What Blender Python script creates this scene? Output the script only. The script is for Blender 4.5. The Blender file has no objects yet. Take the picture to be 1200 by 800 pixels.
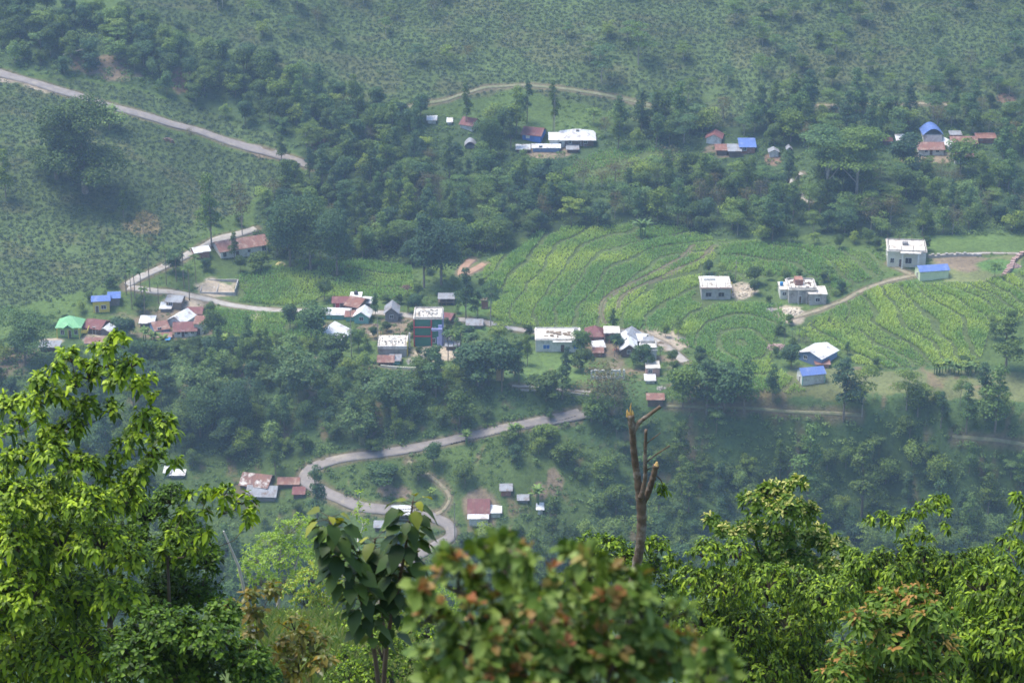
import bpy, math
import numpy as np
R = math.radians
rng = np.random.default_rng(7)
scene = bpy.context.scene
COL = scene.collection

# ------------------------------------------------------------------ camera
F = 2707.0; PITCH = R(22.0); CAM_H = 280.0
SP, CP = math.sin(PITCH), math.cos(PITCH)
cam_d = bpy.data.cameras.new('camera'); cam = bpy.data.objects.new('camera', cam_d); COL.objects.link(cam)
cam.location = (0, 0, CAM_H); cam.rotation_euler = (R(90) - PITCH, 0, 0)
cam_d.sensor_width = 36; cam_d.lens = 36 * F / 1200
cam_d.clip_start = 0.5; cam_d.clip_end = 6000
cam_d.dof.use_dof = True; cam_d.dof.focus_distance = 52; cam_d.dof.aperture_fstop = 4.3
scene.camera = cam

def tdrop(py):      # tangent of the depression angle of an image row
    return (F * SP - (400 - py) * CP) / (F * CP + (400 - py) * SP)
def ray(px, py):    # direction scaled so that y == 1
    px = np.asarray(px, float); py = np.asarray(py, float)
    yy = F * CP + (400 - py) * SP
    return (px - 600) / yy, -tdrop(py)
def at(px, py, Y):  # the point Y metres ahead of the camera seen near a pixel
    x, z = ray(px, py)
    return np.array([x * Y, float(Y), CAM_H + z * Y])

# ------------------------------------------------------------------ noise
def _hash(i, j, s):
    n = (i * 374761393 + j * 668265263 + s * 974634777).astype(np.int64)
    n = (n ^ (n >> 13)) * 1274126177
    n = n ^ (n >> 16)
    return (n & 0xffff) / 65535.0
def vnoise(x, y, s=0):
    x = np.asarray(x, float); y = np.asarray(y, float)
    i = np.floor(x).astype(np.int64); j = np.floor(y).astype(np.int64)
    fx = x - i; fy = y - j; fx = fx * fx * (3 - 2 * fx); fy = fy * fy * (3 - 2 * fy)
    a = _hash(i, j, s); b = _hash(i + 1, j, s); c = _hash(i, j + 1, s); d = _hash(i + 1, j + 1, s)
    return (a + (b - a) * fx) * (1 - fy) + (c + (d - c) * fx) * fy
def fbm(x, y, s=0, o=4):
    t = 0; a = .5
    for k in range(o):
        t = t + a * vnoise(x * 2 ** k, y * 2 ** k, s + k * 17); a *= .5
    return t

# ------------------------------------------------------------------ terrain as a height field z(x, y)
def slope_to(py, Y0, d0, s):
    t = tdrop(py); Y = (d0 + s * Y0) / (t + s); return Y, t * Y
def column(near, rows):
    pts = [(-60, -2), (0, 1.7), (10, 7.4), (20, 13.6)] + near + [(140, 87), (250, 155), (350, 214), (430, 262), (480, 286)]
    pts += [(d / tdrop(py), d) for py, d in rows]
    return pts
def far_tail(pts, s=.38):
    Y0, d0 = pts[-1]
    Y, d = slope_to(-330, Y0, d0, s)
    return pts + [(Y, d), (Y + 150, d - 8), (2600, d + 40)]
N1 = [(30, 20.3), (40, 26.6), (52, 33.2), (66, 41), (85, 52)]
KN = [(30, 19.6), (40, 24.6), (50, 28.4), (60, 33.1), (72, 40.0), (85, 48.5)]
mid = [(655, 267), (600, 260), (560, 254.5), (500, 247.5), (462, 241.5), (445, 239.5), (400, 238.8), (340, 237), (300, 235), (270, 233.5), (200, 225), (130, 215.5), (100, 209.5), (50, 200.5), (0, 191)]
cols = {}
cols[-200] = far_tail(column(N1, [(650, 268), (600, 264), (560, 258), (470, 247), (430, 241), (385, 240), (300, 229), (200, 214.3), (100, 198), (50, 190), (0, 182)]))
cols[0] = cols[-200]
cols[150] = far_tail(column(N1, [(655, 268), (600, 263), (560, 257), (470, 247), (425, 240.5), (382, 240), (320, 233), (200, 217), (100, 201), (50, 193), (0, 184.5)]))
cols[300] = far_tail(column(KN, [(655, 268), (600, 262), (560, 257), (500, 249), (435, 240.5), (360, 238.5), (300, 235), (200, 223), (100, 206), (50, 197), (0, 187.5)]))
cols[450] = far_tail(column(KN, mid))
cols[600] = far_tail(column(N1, mid))
cols[800] = far_tail(column(N1, [(655, 271), (600, 265), (540, 256), (500, 248), (478, 241.5), (460, 240), (400, 239), (340, 237), (300, 235), (270, 233.5), (200, 226), (130, 216), (100, 210), (50, 200.5), (0, 191)]))
cols[1000] = far_tail(column(N1, [(655, 274), (600, 268), (540, 257), (500, 246), (478, 241.5), (440, 240), (400, 238.6), (340, 235.5), (300, 232.5), (280, 231.5), (200, 224), (130, 215), (100, 209), (50, 200), (0, 190.5)]))
cols[1200] = far_tail(column(N1, [(655, 272), (600, 266), (540, 255), (510, 246.5), (470, 241.5), (440, 240), (400, 238), (340, 234.5), (300, 231.5), (280, 231), (200, 223.5), (130, 215), (100, 209), (50, 200), (0, 190.5)]))
cols[1400] = cols[1200]
UPX = np.array(sorted(cols)); UU = (UPX - 600) / (F * CP)
YG = np.arange(-60, 2600, 2.0)
TAB = np.array([np.interp(YG, [p[0] for p in cols[k]], [p[1] for p in cols[k]]) for k in sorted(cols)])
def _smooth(a, n):
    w = np.hanning(n + 2)[1:-1]; w /= w.sum()
    p = np.pad(a, ((0, 0), (n // 2, n // 2)), mode='edge')
    return np.array([np.convolve(r, w, 'valid') for r in p])
_far = _smooth(TAB, 9); _near = _smooth(TAB, 3)
bl = np.clip((YG - 90) / 60, 0, 1); TAB = _near * (1 - bl) + _far * bl
UF = np.linspace(UU[0], UU[-1], 81)
_k = np.clip(np.searchsorted(UU, UF, side='right') - 1, 0, len(UU) - 2)
_f = (UF - UU[_k]) / (UU[_k + 1] - UU[_k]); _f = _f * _f * (3 - 2 * _f) * .6 + _f * .4
TABF = TAB[_k] * (1 - _f)[:, None] + TAB[_k + 1] * _f[:, None]
def zt(x, y):
    x = np.asarray(x, float); y = np.asarray(y, float)
    u = x / np.maximum(y, 20.0)
    a = np.clip((u - UF[0]) / (UF[1] - UF[0]), 0, len(UF) - 1.001); b = np.clip((y - YG[0]) / 2.0, 0, len(YG) - 1.001)
    i = a.astype(int); j = b.astype(int); fa = a - i; fb = b - j
    d = (TABF[i, j] * (1 - fa) + TABF[i + 1, j] * fa) * (1 - fb) + (TABF[i, j + 1] * (1 - fa) + TABF[i + 1, j + 1] * fa) * fb
    far = np.clip((y - 380) / 80, 0, 1)
    wild = np.clip((y - 690) / 40, 0, 1) + np.clip((575 - y) / 12, 0, 1) * np.clip((y - 400) / 60, 0, 1)
    n = (fbm(x / 34, y / 34, 3, 3) - .44) * 5.0 * wild * .8 + (fbm(x / 9, y / 9, 9, 3) - .44) * (.5 * far + .4)
    return CAM_H - d + n
def hit(px, py, y0=470.0, y1=1300.0):
    """where the line of sight through a picture point first meets the land beyond y0"""
    px = np.atleast_1d(np.asarray(px, float)); py = np.atleast_1d(np.asarray(py, float))
    rx, rz = ray(px, py)
    Y = np.full(px.shape, y0); done = np.zeros(px.shape, bool); step = 1.5
    for _ in range(int((y1 - y0) / step)):
        below = (CAM_H + rz * Y) <= zt(rx * Y, Y)
        done |= below
        if done.all(): break
        Y = np.where(done, Y, Y + step)
    lo = Y - step; hi = Y.copy()
    for _ in range(12):
        m = (lo + hi) / 2; b = (CAM_H + rz * m) <= zt(rx * m, m)
        hi = np.where(b, m, hi); lo = np.where(b, lo, m)
    return np.stack([rx * hi, hi, zt(rx * hi, hi)], -1)
def proj(P):        # world -> picture coordinates of the 1200x800 photograph
    P = np.asarray(P, float); x, y, z = P[..., 0], P[..., 1], P[..., 2] - CAM_H
    d = y * CP - z * SP; v = y * SP + z * CP
    return 600 + F * x / d, 400 - F * v / d
def ppm(p):         # picture pixels per metre at a point
    p = np.asarray(p, float); return F / (p[1] * CP - (p[2] - CAM_H) * SP)

# ------------------------------------------------------------------ mesh helpers
def mesh_np(name, V, faces=None, quads=None, tris=None, mat=None, parent=None, attrs=None, smooth=False, link=True):
    V = np.asarray(V, np.float32)
    me = bpy.data.meshes.new(name)
    if quads is not None or tris is not None:
        q = np.asarray(quads if quads is not None else np.zeros((0, 4)), np.int32).reshape(-1, 4)
        t = np.asarray(tris if tris is not None else np.zeros((0, 3)), np.int32).reshape(-1, 3)
        me.vertices.add(len(V)); me.vertices.foreach_set('co', V.ravel())
        me.loops.add(q.size + t.size); me.loops.foreach_set('vertex_index', np.concatenate([q.ravel(), t.ravel()]))
        me.polygons.add(len(q) + len(t))
        me.polygons.foreach_set('loop_start', np.concatenate([np.arange(len(q)) * 4, q.size + np.arange(len(t)) * 3]).astype(np.int32))
        me.update(calc_edges=True)
    else:
        me.from_pydata(V.tolist(), [], faces)
    if attrs:
        for k, (typ, data) in attrs.items():
            a = me.attributes.new(k, typ, 'POINT')
            if typ == 'FLOAT_COLOR': a.data.foreach_set('color', np.asarray(data, np.float32).ravel())
            else: a.data.foreach_set('value', np.asarray(data, np.float32).ravel())
    if mat: me.materials.append(mat)
    if smooth: me.polygons.foreach_set('use_smooth', np.ones(len(me.polygons), bool))
    me.update()
    if not link: return me
    o = bpy.data.objects.new(name, me); COL.objects.link(o)
    if parent: o.parent = parent
    return o
def tag(o, label=None, cat=None, group=None, kind=None):
    if label: o['label'] = label
    if cat: o['category'] = cat
    if group: o['group'] = group
    if kind: o['kind'] = kind
    return o
def empty(name, loc, rz=0.0):
    o = bpy.data.objects.new(name, None); COL.objects.link(o); o.empty_display_size = .3
    o.location = tuple(float(v) for v in loc); o.rotation_euler = (0, 0, rz); return o
def copy_tree(o, parent=None):
    c = o.copy(); COL.objects.link(c); c.parent = parent
    for ch in o.children: copy_tree(ch, c)
    return c

class MB:
    """collects plain solids into one mesh"""
    def __init__(s): s.v = []; s.f = []
    def add(s, v, f):
        n = len(s.v); s.v += [tuple(map(float, p)) for p in v]; s.f += [tuple(i + n for i in q) for q in f]; return s
    def box(s, x0, x1, y0, y1, z0, z1):
        return s.add([(x0, y0, z0), (x1, y0, z0), (x1, y1, z0), (x0, y1, z0), (x0, y0, z1), (x1, y0, z1), (x1, y1, z1), (x0, y1, z1)],
                     [(0, 3, 2, 1), (4, 5, 6, 7), (0, 1, 5, 4), (1, 2, 6, 5), (2, 3, 7, 6), (3, 0, 4, 7)])
    def tube(s, P, rad, n=6, cap=True):
        P = np.asarray(P, float); rad = np.broadcast_to(rad, (len(P),)); V = []; Fc = []
        ref = None
        for i, p in enumerate(P):
            d = P[min(i + 1, len(P) - 1)] - P[max(i - 1, 0)]; d = d / (np.linalg.norm(d) + 1e-9)
            if ref is None: ref = np.array([1., 0, 0]) if abs(d[0]) < .8 else np.array([0, 1., 0])
            a = ref - d * ref.dot(d); a /= np.linalg.norm(a) + 1e-9; ref = a; b = np.cross(d, a)
            for k in range(n):
                t = 2 * math.pi * k / n; V.append(p + rad[i] * (math.cos(t) * a + math.sin(t) * b))
        for i in range(len(P) - 1):
            for k in range(n):
                k2 = (k + 1) % n; Fc.append((i * n + k, i * n + k2, (i + 1) * n + k2, (i + 1) * n + k))
        if cap: Fc.append(tuple(range(n))[::-1]); Fc.append(tuple((len(P) - 1) * n + k for k in range(n)))
        return s.add(V, Fc)
    def slab(s, q, th):          # a sloped quad or polygon given thickness downwards
        q = [np.array(p, float) for p in q]; n = len(q)
        V = q + [p - np.array([0, 0, th]) for p in q]
        Fc = [tuple(range(n)), tuple(range(2 * n - 1, n - 1, -1))] + [(i, i + n, (i + 1) % n + n, (i + 1) % n) for i in range(n)]
        return s.add(V, Fc)
    def build(s, name, mat, parent=None, smooth=False):
        o = mesh_np(name, s.v, faces=s.f, mat=mat, parent=parent, smooth=smooth); return o

# ------------------------------------------------------------------ materials
def new_mat(name):
    m = bpy.data.materials.new(name); m.use_nodes = True; nt = m.node_tree; nt.nodes.clear()
    out = nt.nodes.new('ShaderNodeOutputMaterial'); return m, nt, out
def N(nt, t, **kw):
    n = nt.nodes.new('ShaderNode' + t)
    for k, v in kw.items(): setattr(n, k, v)
    return n
def mixc(nt, fac, a, b, mode='MIX'):
    n = N(nt, 'Mix', data_type='RGBA', blend_type=mode)
    for sock, val in ((n.inputs[0], fac), (n.inputs[6], a), (n.inputs[7], b)):
        if hasattr(val, 'is_output'): nt.links.new(val, sock)
        elif isinstance(val, (int, float)): sock.default_value = val
        else: sock.default_value = (*val, 1) if len(val) == 3 else val
    return n.outputs[2]
def ramp(nt, src, stops):
    n = N(nt, 'ValToRGB'); e = n.color_ramp.elements
    while len(e) < len(stops): e.new(.5)
    for k, (p, c) in enumerate(stops): e[k].position = p; e[k].color = (*c, 1) if not isinstance(c, (int, float)) else (c, c, c, 1)
    nt.links.new(src, n.inputs[0]); return n.outputs[0]
def noise(nt, scale, detail=4, rough=.6, vec=None, col=False):
    n = N(nt, 'TexNoise'); n.inputs['Scale'].default_value = scale; n.inputs['Detail'].default_value = detail; n.inputs['Roughness'].default_value = rough
    if vec is None: vec = N(nt, 'TexCoord').outputs['Object']
    nt.links.new(vec, n.inputs['Vector'])
    return n.outputs['Color' if col else 'Fac']
def rough_mat(name, c1, c2, scale=1.5, rough=.9, c3=None, s3=.25, bump=0.0, metal=0.0, spec=.3):
    """a mottled surface: two tones by noise, a third in worn patches"""
    m, nt, out = new_mat(name); b = N(nt, 'BsdfPrincipled')
    f = ramp(nt, noise(nt, scale, 6, .65), [(.35, 0.0), (.65, 1.0)])
    c = mixc(nt, f, c1, c2)
    if c3 is not None:
        g = ramp(nt, noise(nt, s3, 5, .7), [(.52, 0.0), (.66, 1.0)]); c = mixc(nt, g, c, c3)
    nt.links.new(c, b.inputs['Base Color']); b.inputs['Roughness'].default_value = rough
    b.inputs['Metallic'].default_value = metal; b.inputs['Specular IOR Level'].default_value = spec
    if bump:
        bp = N(nt, 'Bump'); bp.inputs['Strength'].default_value = bump; nt.links.new(noise(nt, scale * 4, 4), bp.inputs['Height']); nt.links.new(bp.outputs[0], b.inputs['Normal'])
    nt.links.new(b.outputs[0], out.inputs[0]); return m
def sheet_mat(name, c1, c2, c3, pitch=.35, rough=.6):
    """corrugated sheet: ribs across X, streaks of wear along Y"""
    m, nt, out = new_mat(name); b = N(nt, 'BsdfPrincipled'); tc = N(nt, 'TexCoord').outputs['Object']
    mp = N(nt, 'Mapping'); nt.links.new(tc, mp.inputs[0]); mp.inputs['Scale'].default_value = (1.6, .35, .35)
    f = ramp(nt, noise(nt, 1.3, 5, .7, mp.outputs[0]), [(.38, 0.0), (.62, 1.0)]); c = mixc(nt, f, c1, c2)
    g = ramp(nt, noise(nt, .5, 5, .7), [(.5, 0.0), (.64, 1.0)]); c = mixc(nt, g, c, c3)
    nt.links.new(c, b.inputs['Base Color']); b.inputs['Roughness'].default_value = rough; b.inputs['Specular IOR Level'].default_value = .3
    w = N(nt, 'TexWave', wave_type='BANDS', bands_direction='X'); w.inputs['Scale'].default_value = 1 / pitch; nt.links.new(tc, w.inputs[0])
    bp = N(nt, 'Bump'); bp.inputs['Strength'].default_value = .5; bp.inputs['Distance'].default_value = .05
    nt.links.new(w.outputs['Fac'], bp.inputs['Height']); nt.links.new(bp.outputs[0], b.inputs['Normal'])
    nt.links.new(b.outputs[0], out.inputs[0]); return m
def leaf_mat(name, stops, tint=None, trans=.35, rough=.45, spec=.35, objvar=.0, tcol2=None):
    """stops: colours picked at random per leaf; tint: colour mixed in by the point attribute 'tint'"""
    m, nt, out = new_mat(name)
    g = N(nt, 'NewGeometry'); rnd = g.outputs['Random Per Island']
    c = ramp(nt, rnd, stops)
    if tint is not None:
        a = N(nt, 'Attribute', attribute_name='tint'); c = mixc(nt, a.outputs['Fac'], c, tint)
    if objvar:
        oi = N(nt, 'ObjectInfo').outputs['Random']
        k = ramp(nt, oi, [(0, (1 - objvar, 1 - objvar * .8, 1 + objvar * .3)), (.35, (1, 1, 1)), (.65, (1 + objvar, 1 + objvar * .35, 1 - objvar)), (1, (1 - objvar * .9, 1 - objvar * .9, 1 - objvar * .9))])
        c = mixc(nt, 1.0, c, k, 'MULTIPLY')
    b = N(nt, 'BsdfPrincipled'); b.inputs['Roughness'].default_value = rough; b.inputs['Specular IOR Level'].default_value = spec
    nt.links.new(c, b.inputs['Base Color'])
    tr = N(nt, 'BsdfTranslucent'); tc = mixc(nt, 1.0, c, tcol2 or (1.25, 1.25, .5), 'MULTIPLY'); nt.links.new(tc, tr.inputs[0])
    mx = N(nt, 'MixShader'); mx.inputs[0].default_value = trans
    nt.links.new(b.outputs[0], mx.inputs[1]); nt.links.new(tr.outputs[0], mx.inputs[2]); nt.links.new(mx.outputs[0], out.inputs[0]); return m
# ------------------------------------------------------------------ land cover, laid out on the ground
def inpoly(x, y, poly):
    poly = np.asarray(poly, float); c = np.zeros(np.shape(x), bool); j = len(poly) - 1
    for i in range(len(poly)):
        xi, yi = poly[i]; xj, yj = poly[j]
        if yi != yj:
            c ^= ((yi > y) != (yj > y)) & (x < (xj - xi) * (y - yi) / (yj - yi) + xi)
        j = i
    return c
def ground_poly(pts):  # outline given on the land, as ground coordinates
    p = np.array(pts, float); return hit(p[:, 0], p[:, 1])[:, :2]
def polydist(x, y, L):
    """distance to a polyline, and the fraction along it"""
    L = np.asarray(L, float); best = np.full(np.shape(x), 1e9)
    for a, b in zip(L[:-1], L[1:]):
        d = b - a; t = np.clip(((x - a[0]) * d[0] + (y - a[1]) * d[1]) / (d @ d + 1e-9), 0, 1)
        best = np.minimum(best, np.hypot(x - a[0] - t * d[0], y - a[1] - t * d[1]))
    return best
def catmull(P, n=6):
    P = np.asarray(P, float); Q = np.vstack([2 * P[0] - P[1], P, 2 * P[-1] - P[-2]]); out = []
    for i in range(1, len(Q) - 2):
        for t in np.linspace(0, 1, n, endpoint=False):
            out.append(.5 * (2 * Q[i] + (Q[i + 1] - Q[i - 1]) * t + (2 * Q[i - 1] - 5 * Q[i] + 4 * Q[i + 1] - Q[i + 2]) * t * t + (3 * Q[i] - Q[i - 1] - 3 * Q[i + 1] + Q[i + 2]) * t ** 3))
    out.append(P[-1]); return np.array(out)

ROADS = {  # name: (picture points, width m, material key, label)
 'tea_road': ([(-40, 76), (0, 86), (40, 97), (95, 114), (140, 128), (190, 142), (240, 156), (300, 175), (365, 195)], 3.3, 'asphalt'),
 'village_lane': ([(300, 268), (262, 279), (236, 291), (205, 306), (180, 318), (162, 326), (149, 334)], 2.6, 'concrete'),
 'village_road': ([(150, 337), (180, 341), (205, 343), (240, 350), (280, 359), (325, 364), (380, 364), (440, 366), (500, 372), (560, 376), (590, 383), (640, 390), (690, 391), (740, 389), (768, 399), (790, 413), (803, 424)], 2.6, 'concrete'),
 'valley_road': ([(690, 482), (640, 493), (600, 500), (560, 509), (520, 518), (480, 526), (430, 533), (385, 541), (360, 551), (357, 562), (375, 574), (400, 585), (430, 595), (470, 600), (500, 604), (524, 614), (528, 628), (508, 641), (482, 655), (462, 672), (440, 700)], 2.7, 'asphalt'),
 'valley_path': ([(478, 540), (500, 555), (518, 569), (527, 583), (520, 597), (510, 603)], .9, 'dirt'),
 'tea_track': ([(470, 128), (495, 122), (520, 118), (545, 110), (568, 103), (610, 100), (660, 104), (700, 110), (730, 116), (762, 124)], 1.1, 'grassy'),
 'hill_track': ([(958, 124), (1000, 124), (1060, 122), (1110, 123)], 1.2, 'dirt'),
 'wood_path': ([(940, 203), (930, 209), (929, 217), (937, 224), (941, 232), (950, 238)], 1.5, 'concrete'),
 'field_path': ([(930, 372), (960, 363), (985, 354), (1010, 341), (1036, 331), (1060, 325), (1080, 321)], 1.5, 'dirt'),
 'farm_path': ([(1042, 309), (1056, 316), (1068, 321)], 1.6, 'dirt'),
 'bank_path': ([(360, 419), (400, 424), (440, 429), (500, 433), (520, 433)], 1.0, 'dirt'),
 'terrace_path': ([(600, 452), (640, 455), (692, 459)], .6, 'concrete'),
 'edge_path': ([(780, 476), (830, 477), (900, 480), (945, 483), (1010, 486)], .5, 'grassy'),
 'slope_path': ([(1116, 511), (1150, 514), (1200, 521), (1230, 525)], .5, 'grassy'),
 'field_track': ([(553, 304), (545, 312), (541, 322), (556, 316), (568, 309)], 2.6, 'redsoil'),
 'terrace_bund': ([(708, 380), (704, 364), (711, 349), (735, 335), (770, 318), (798, 303), (813, 288)], .5, 'bund'),
 'upper_bund': ([(724, 362), (728, 350), (748, 337), (786, 320), (820, 305), (836, 288)], .4, 'bund'),
 'wall_path': ([(1090, 300), (1140, 297), (1200, 297)], .9, 'concrete'),
}
ROADG = {k: catmull(ground_poly(v[0]), 6) for k, v in ROADS.items()}
Z = {k: ground_poly(v) for k, v in {
 'field_mid': [(566, 320), (572, 306), (610, 292), (625, 276), (660, 268), (740, 264), (800, 266), (835, 278), (840, 300), (822, 322), (820, 352), (846, 356), (850, 380), (800, 392), (740, 386), (690, 386), (640, 385), (590, 378), (570, 368), (582, 352), (600, 344), (566, 340)],
 'field_mid2': [(780, 352), (915, 358), (925, 372), (905, 400), (902, 425), (945, 458), (900, 470), (880, 470), (878, 440), (800, 404), (770, 388)],
 'field_left': [(258, 344), (280, 322), (350, 308), (420, 306), (482, 312), (486, 345), (455, 352), (380, 352), (330, 358), (280, 354)],
 'field_left2': [(250, 362), (300, 366), (380, 372), (378, 398), (345, 412), (280, 400), (245, 384)],
 'field_right': [(925, 400), (950, 378), (985, 358), (1030, 336), (1080, 330), (1140, 332), (1205, 318), (1230, 330), (1230, 380), (1200, 372), (1160, 380), (1150, 420), (1120, 428), (1040, 432), (1000, 426), (985, 408), (950, 404)],
 'field_up': [(842, 282), (940, 288), (1030, 298), (1040, 318), (1000, 334), (975, 348), (972, 326), (905, 324), (862, 330), (845, 318)],
 'field_blue': [(640, 208), (700, 178), (760, 172), (835, 182), (840, 196), (760, 206), (690, 216)],
 'tea_top': [(90, -120), (1400, -120), (1400, 150), (1200, 152), (1160, 150), (960, 146), (830, 148), (760, 146), (690, 122), (600, 104), (540, 116), (470, 126), (400, 106), (330, 80), (230, 40), (150, 20)],
 'tea_left': [(-300, 60), (0, 92), (100, 120), (190, 150), (300, 182), (345, 200), (300, 232), (250, 262), (215, 290), (160, 322), (110, 340), (60, 352), (0, 366), (-300, 380)],
 'tea_strip': [(60, 90), (150, 105), (240, 125), (330, 160), (335, 176), (240, 150), (150, 124), (70, 100)],
 'lawn': [(622, 412), (690, 412), (706, 440), (700, 452), (618, 450), (610, 430)],
 'yard_far': [(1085, 306), (1200, 300), (1196, 316), (1150, 330), (1110, 330)],
 'meadow': [(925, 430), (1230, 438), (1230, 470), (1000, 466), (880, 470), (860, 470), (905, 452)],
 'grass_far': [(1090, 275), (1230, 278), (1230, 297), (1090, 297)],
 'yard_mid': [(444, 372), (462, 380), (520, 360), (540, 380), (536, 400), (520, 418), (478, 420), (440, 410)],
 'yard_east': [(690, 398), (770, 398), (795, 425), (778, 446), (700, 446)],
 'yard_west': [(100, 372), (250, 350), (250, 392), (196, 398), (110, 396)],
 'wood_mid': [(340, 120), (500, 135), (600, 150), (700, 155), (760, 130), (860, 140), (1000, 130), (1230, 150), (1230, 275), (1040, 278), (850, 280), (740, 262), (620, 274), (560, 305), (500, 312), (300, 305), (300, 240), (360, 200)],
 'gully': [(60, 10), (150, 20), (240, 60), (330, 85), (420, 110), (500, 140), (420, 200), (360, 190), (330, 165), (240, 124), (150, 100), (60, 88), (-60, 70), (-60, 10)],
 'bank': [(-60, 390), (60, 396), (240, 400), (380, 415), (520, 436), (620, 452), (700, 462), (780, 478), (1000, 484), (1230, 500), (1230, 770), (-60, 770)],
 'valley_open': [(180, 530), (350, 535), (460, 536), (560, 512), (660, 505), (700, 520), (690, 610), (600, 640), (540, 650), (300, 640), (180, 590)],
}.items()}
# bare or stony ground: centre in the photograph, radii in metres, colour key
SPOTS = [((700, 406), 9, 5, 'soil'), ((770, 392), 7, 4, 'dust'), ((790, 402), 6, 4, 'dust'), ((508, 414), 9, 5, 'dust'), ((520, 398), 5, 4, 'dust'), ((868, 342), 6, 5, 'dust'), ((925, 368), 7, 5, 'dust'),
 ((252, 338), 8, 5, 'dust'), ((205, 372), 9, 4, 'soil'), ((14, 420), 9, 6, 'soil'), ((1130, 308), 12, 5, 'soil'), ((1170, 312), 9, 4, 'green'), ((562, 596), 6, 4, 'soil'), ((650, 566), 3, 3, 'soil'), ((632, 574), 3, 2, 'soil'),
 ((470, 578), 4, 1.6, 'soil'), ((452, 575), 3, 1.5, 'soil'), ((120, 78), 14, 5, 'soil'), ((210, 96), 9, 5, 'redsoil'), ((380, 172), 6, 4, 'redsoil'), ((310, 180), 5, 2, 'soil'), ((570, 380), 8, 4, 'green'), ((170, 262), 7, 6, 'dry'),
 ((560, 358), 8, 7, 'green'), ((450, 392), 7, 4, 'dry'), ((850, 176), 9, 3, 'soil'), ((905, 186), 4, 3, 'redsoil'), ((1090, 186), 14, 3, 'soil'), ((640, 178), 10, 4, 'soil'), 
 ((475, 380), 6, 5, 'soil'), ((390, 388), 6, 5, 'soil'), ((430, 386), 5, 4, 'soil'), ((285, 450), 3, 9, 'redsoil'), ((215, 355), 9, 3, 'dust'), ((1180, 115), 4, 2, 'redsoil'),
 ((300, 372), 3, 2, 'dust'), ((110, 395), 5, 3, 'dust'), ((60, 400), 4, 2, 'dust'), ((5, 92), 9, 1.6, 'dust'), ((50, 103), 8, 1.6, 'dust')]
CC = {'forest': (.040, .065, .025), 'tea': (.080, .116, .042), 'field': (.085, .115, .04), 'grass': (.10, .155, .045), 'soil': (.20, .155, .105), 'dust': (.40, .33, .25), 'redsoil': (.19, .125, .085), 'green': (.10, .18, .05), 'dry': (.20, .16, .08), 'bank': (.065, .11, .038), 'meadow': (.13, .145, .06)}
CC = {k: np.array(v) for k, v in CC.items()}
def zone(x, y, name, wob=3.0):
    wx = (vnoise(x / 7, y / 7, 21) - .5) * wob; wy = (vnoise(x / 7, y / 7, 22) - .5) * wob
    return inpoly(x + wx, y + wy, Z[name])
SPG = [(hit(p[0], p[1])[0], rx, ry, k) for p, rx, ry, k in SPOTS]
def cover(x, y):
    c = np.empty(x.shape + (3,)); c[:] = CC['bank']
    n1 = fbm(x / 14, y / 14, 31, 4); n2 = fbm(x / 4, y / 4, 33, 3)
    def lay(mask, col, v=.0): c[mask] = col
    lay(y > 575, CC['grass'] * .8)
    lay(zone(x, y, 'bank'), CC['bank']); lay(zone(x, y, 'valley_open'), CC['grass'] * .72)
    lay(zone(x, y, 'wood_mid'), CC['forest'] * 1.3); lay(zone(x, y, 'gully'), CC['forest'] * 1.4)
    lay(zone(x, y, 'tea_top') | zone(x, y, 'tea_left') | zone(x, y, 'tea_strip'), CC['tea'])
    lay(y > 830, CC['tea'] * .8)
    for k in ('field_mid', 'field_mid2', 'field_left', 'field_left2', 'field_right', 'field_up', 'field_blue'): lay(zone(x, y, k, 1.5), CC['field'])
    for k in ('lawn', 'grass_far'): lay(zone(x, y, k, 1.5), CC['grass'])
    lay(zone(x, y, 'meadow'), CC['meadow']); lay(zone(x, y, 'yard_far', 1.5), CC['meadow'] * 1.2)
    for k in ('yard_mid', 'yard_east', 'yard_west'):
        m = zone(x, y, k); c[m] = (CC['grass'] * .8 + (CC['soil'] - CC['grass'] * .8) * np.clip((n2 - .3) * 3, 0, 1)[..., None])[m]
    teaz = zone(x, y, 'tea_top') | zone(x, y, 'tea_left')
    ps = np.clip((fbm(x / 11, y / 6, 51, 4) - .52) * 9, 0, 1) * teaz
    c = c * (1 - .35 * ps[..., None]) + np.array((.12, .10, .06)) * .35 * ps[..., None]
    bs = np.clip((fbm(x / 3.5, y / 6, 55, 4) - .60) * 9, 0, 1) * ((y < 575) & (y > 500))
    c = c * (1 - .6 * bs[..., None]) + CC['redsoil'] * .6 * bs[..., None]
    for P, rx, ry, k in SPG:
        d = np.hypot((x - P[0]) / (rx * .75), (y - P[1]) / (ry * 1.2)) + (n2 - .45) * 1.1
        m = np.clip((1.05 - d) * 4, 0, 1)[..., None]; c = c * (1 - m) + CC[k] * m
    near = y < 400
    g = np.clip((n1 - .35) * 3, 0, 1)[..., None]
    c = np.where(near[..., None], (CC['grass'] * .9) * (1 - g) + np.array((.16, .14, .06)) * g, c)
    for k, L in ROADG.items():
        m0 = (np.abs(x - L[:, 0].mean()) < np.ptp(L[:, 0]) / 2 + 8) & (np.abs(y - L[:, 1].mean()) < np.ptp(L[:, 1]) / 2 + 8)
        if m0.any():
            d = polydist(x[m0], y[m0], L); w = ROADS[k][1] / 2 + .9
            m = np.clip((w + (n2[m0] - .3) * 1.5 - d) * 1.5, 0, 1)[:, None] * .75
            cc = c[m0]; c[m0] = cc * (1 - m) + CC['soil'] * .8 * m
    v = .6 + .8 * n1
    return c * v[..., None]

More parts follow.
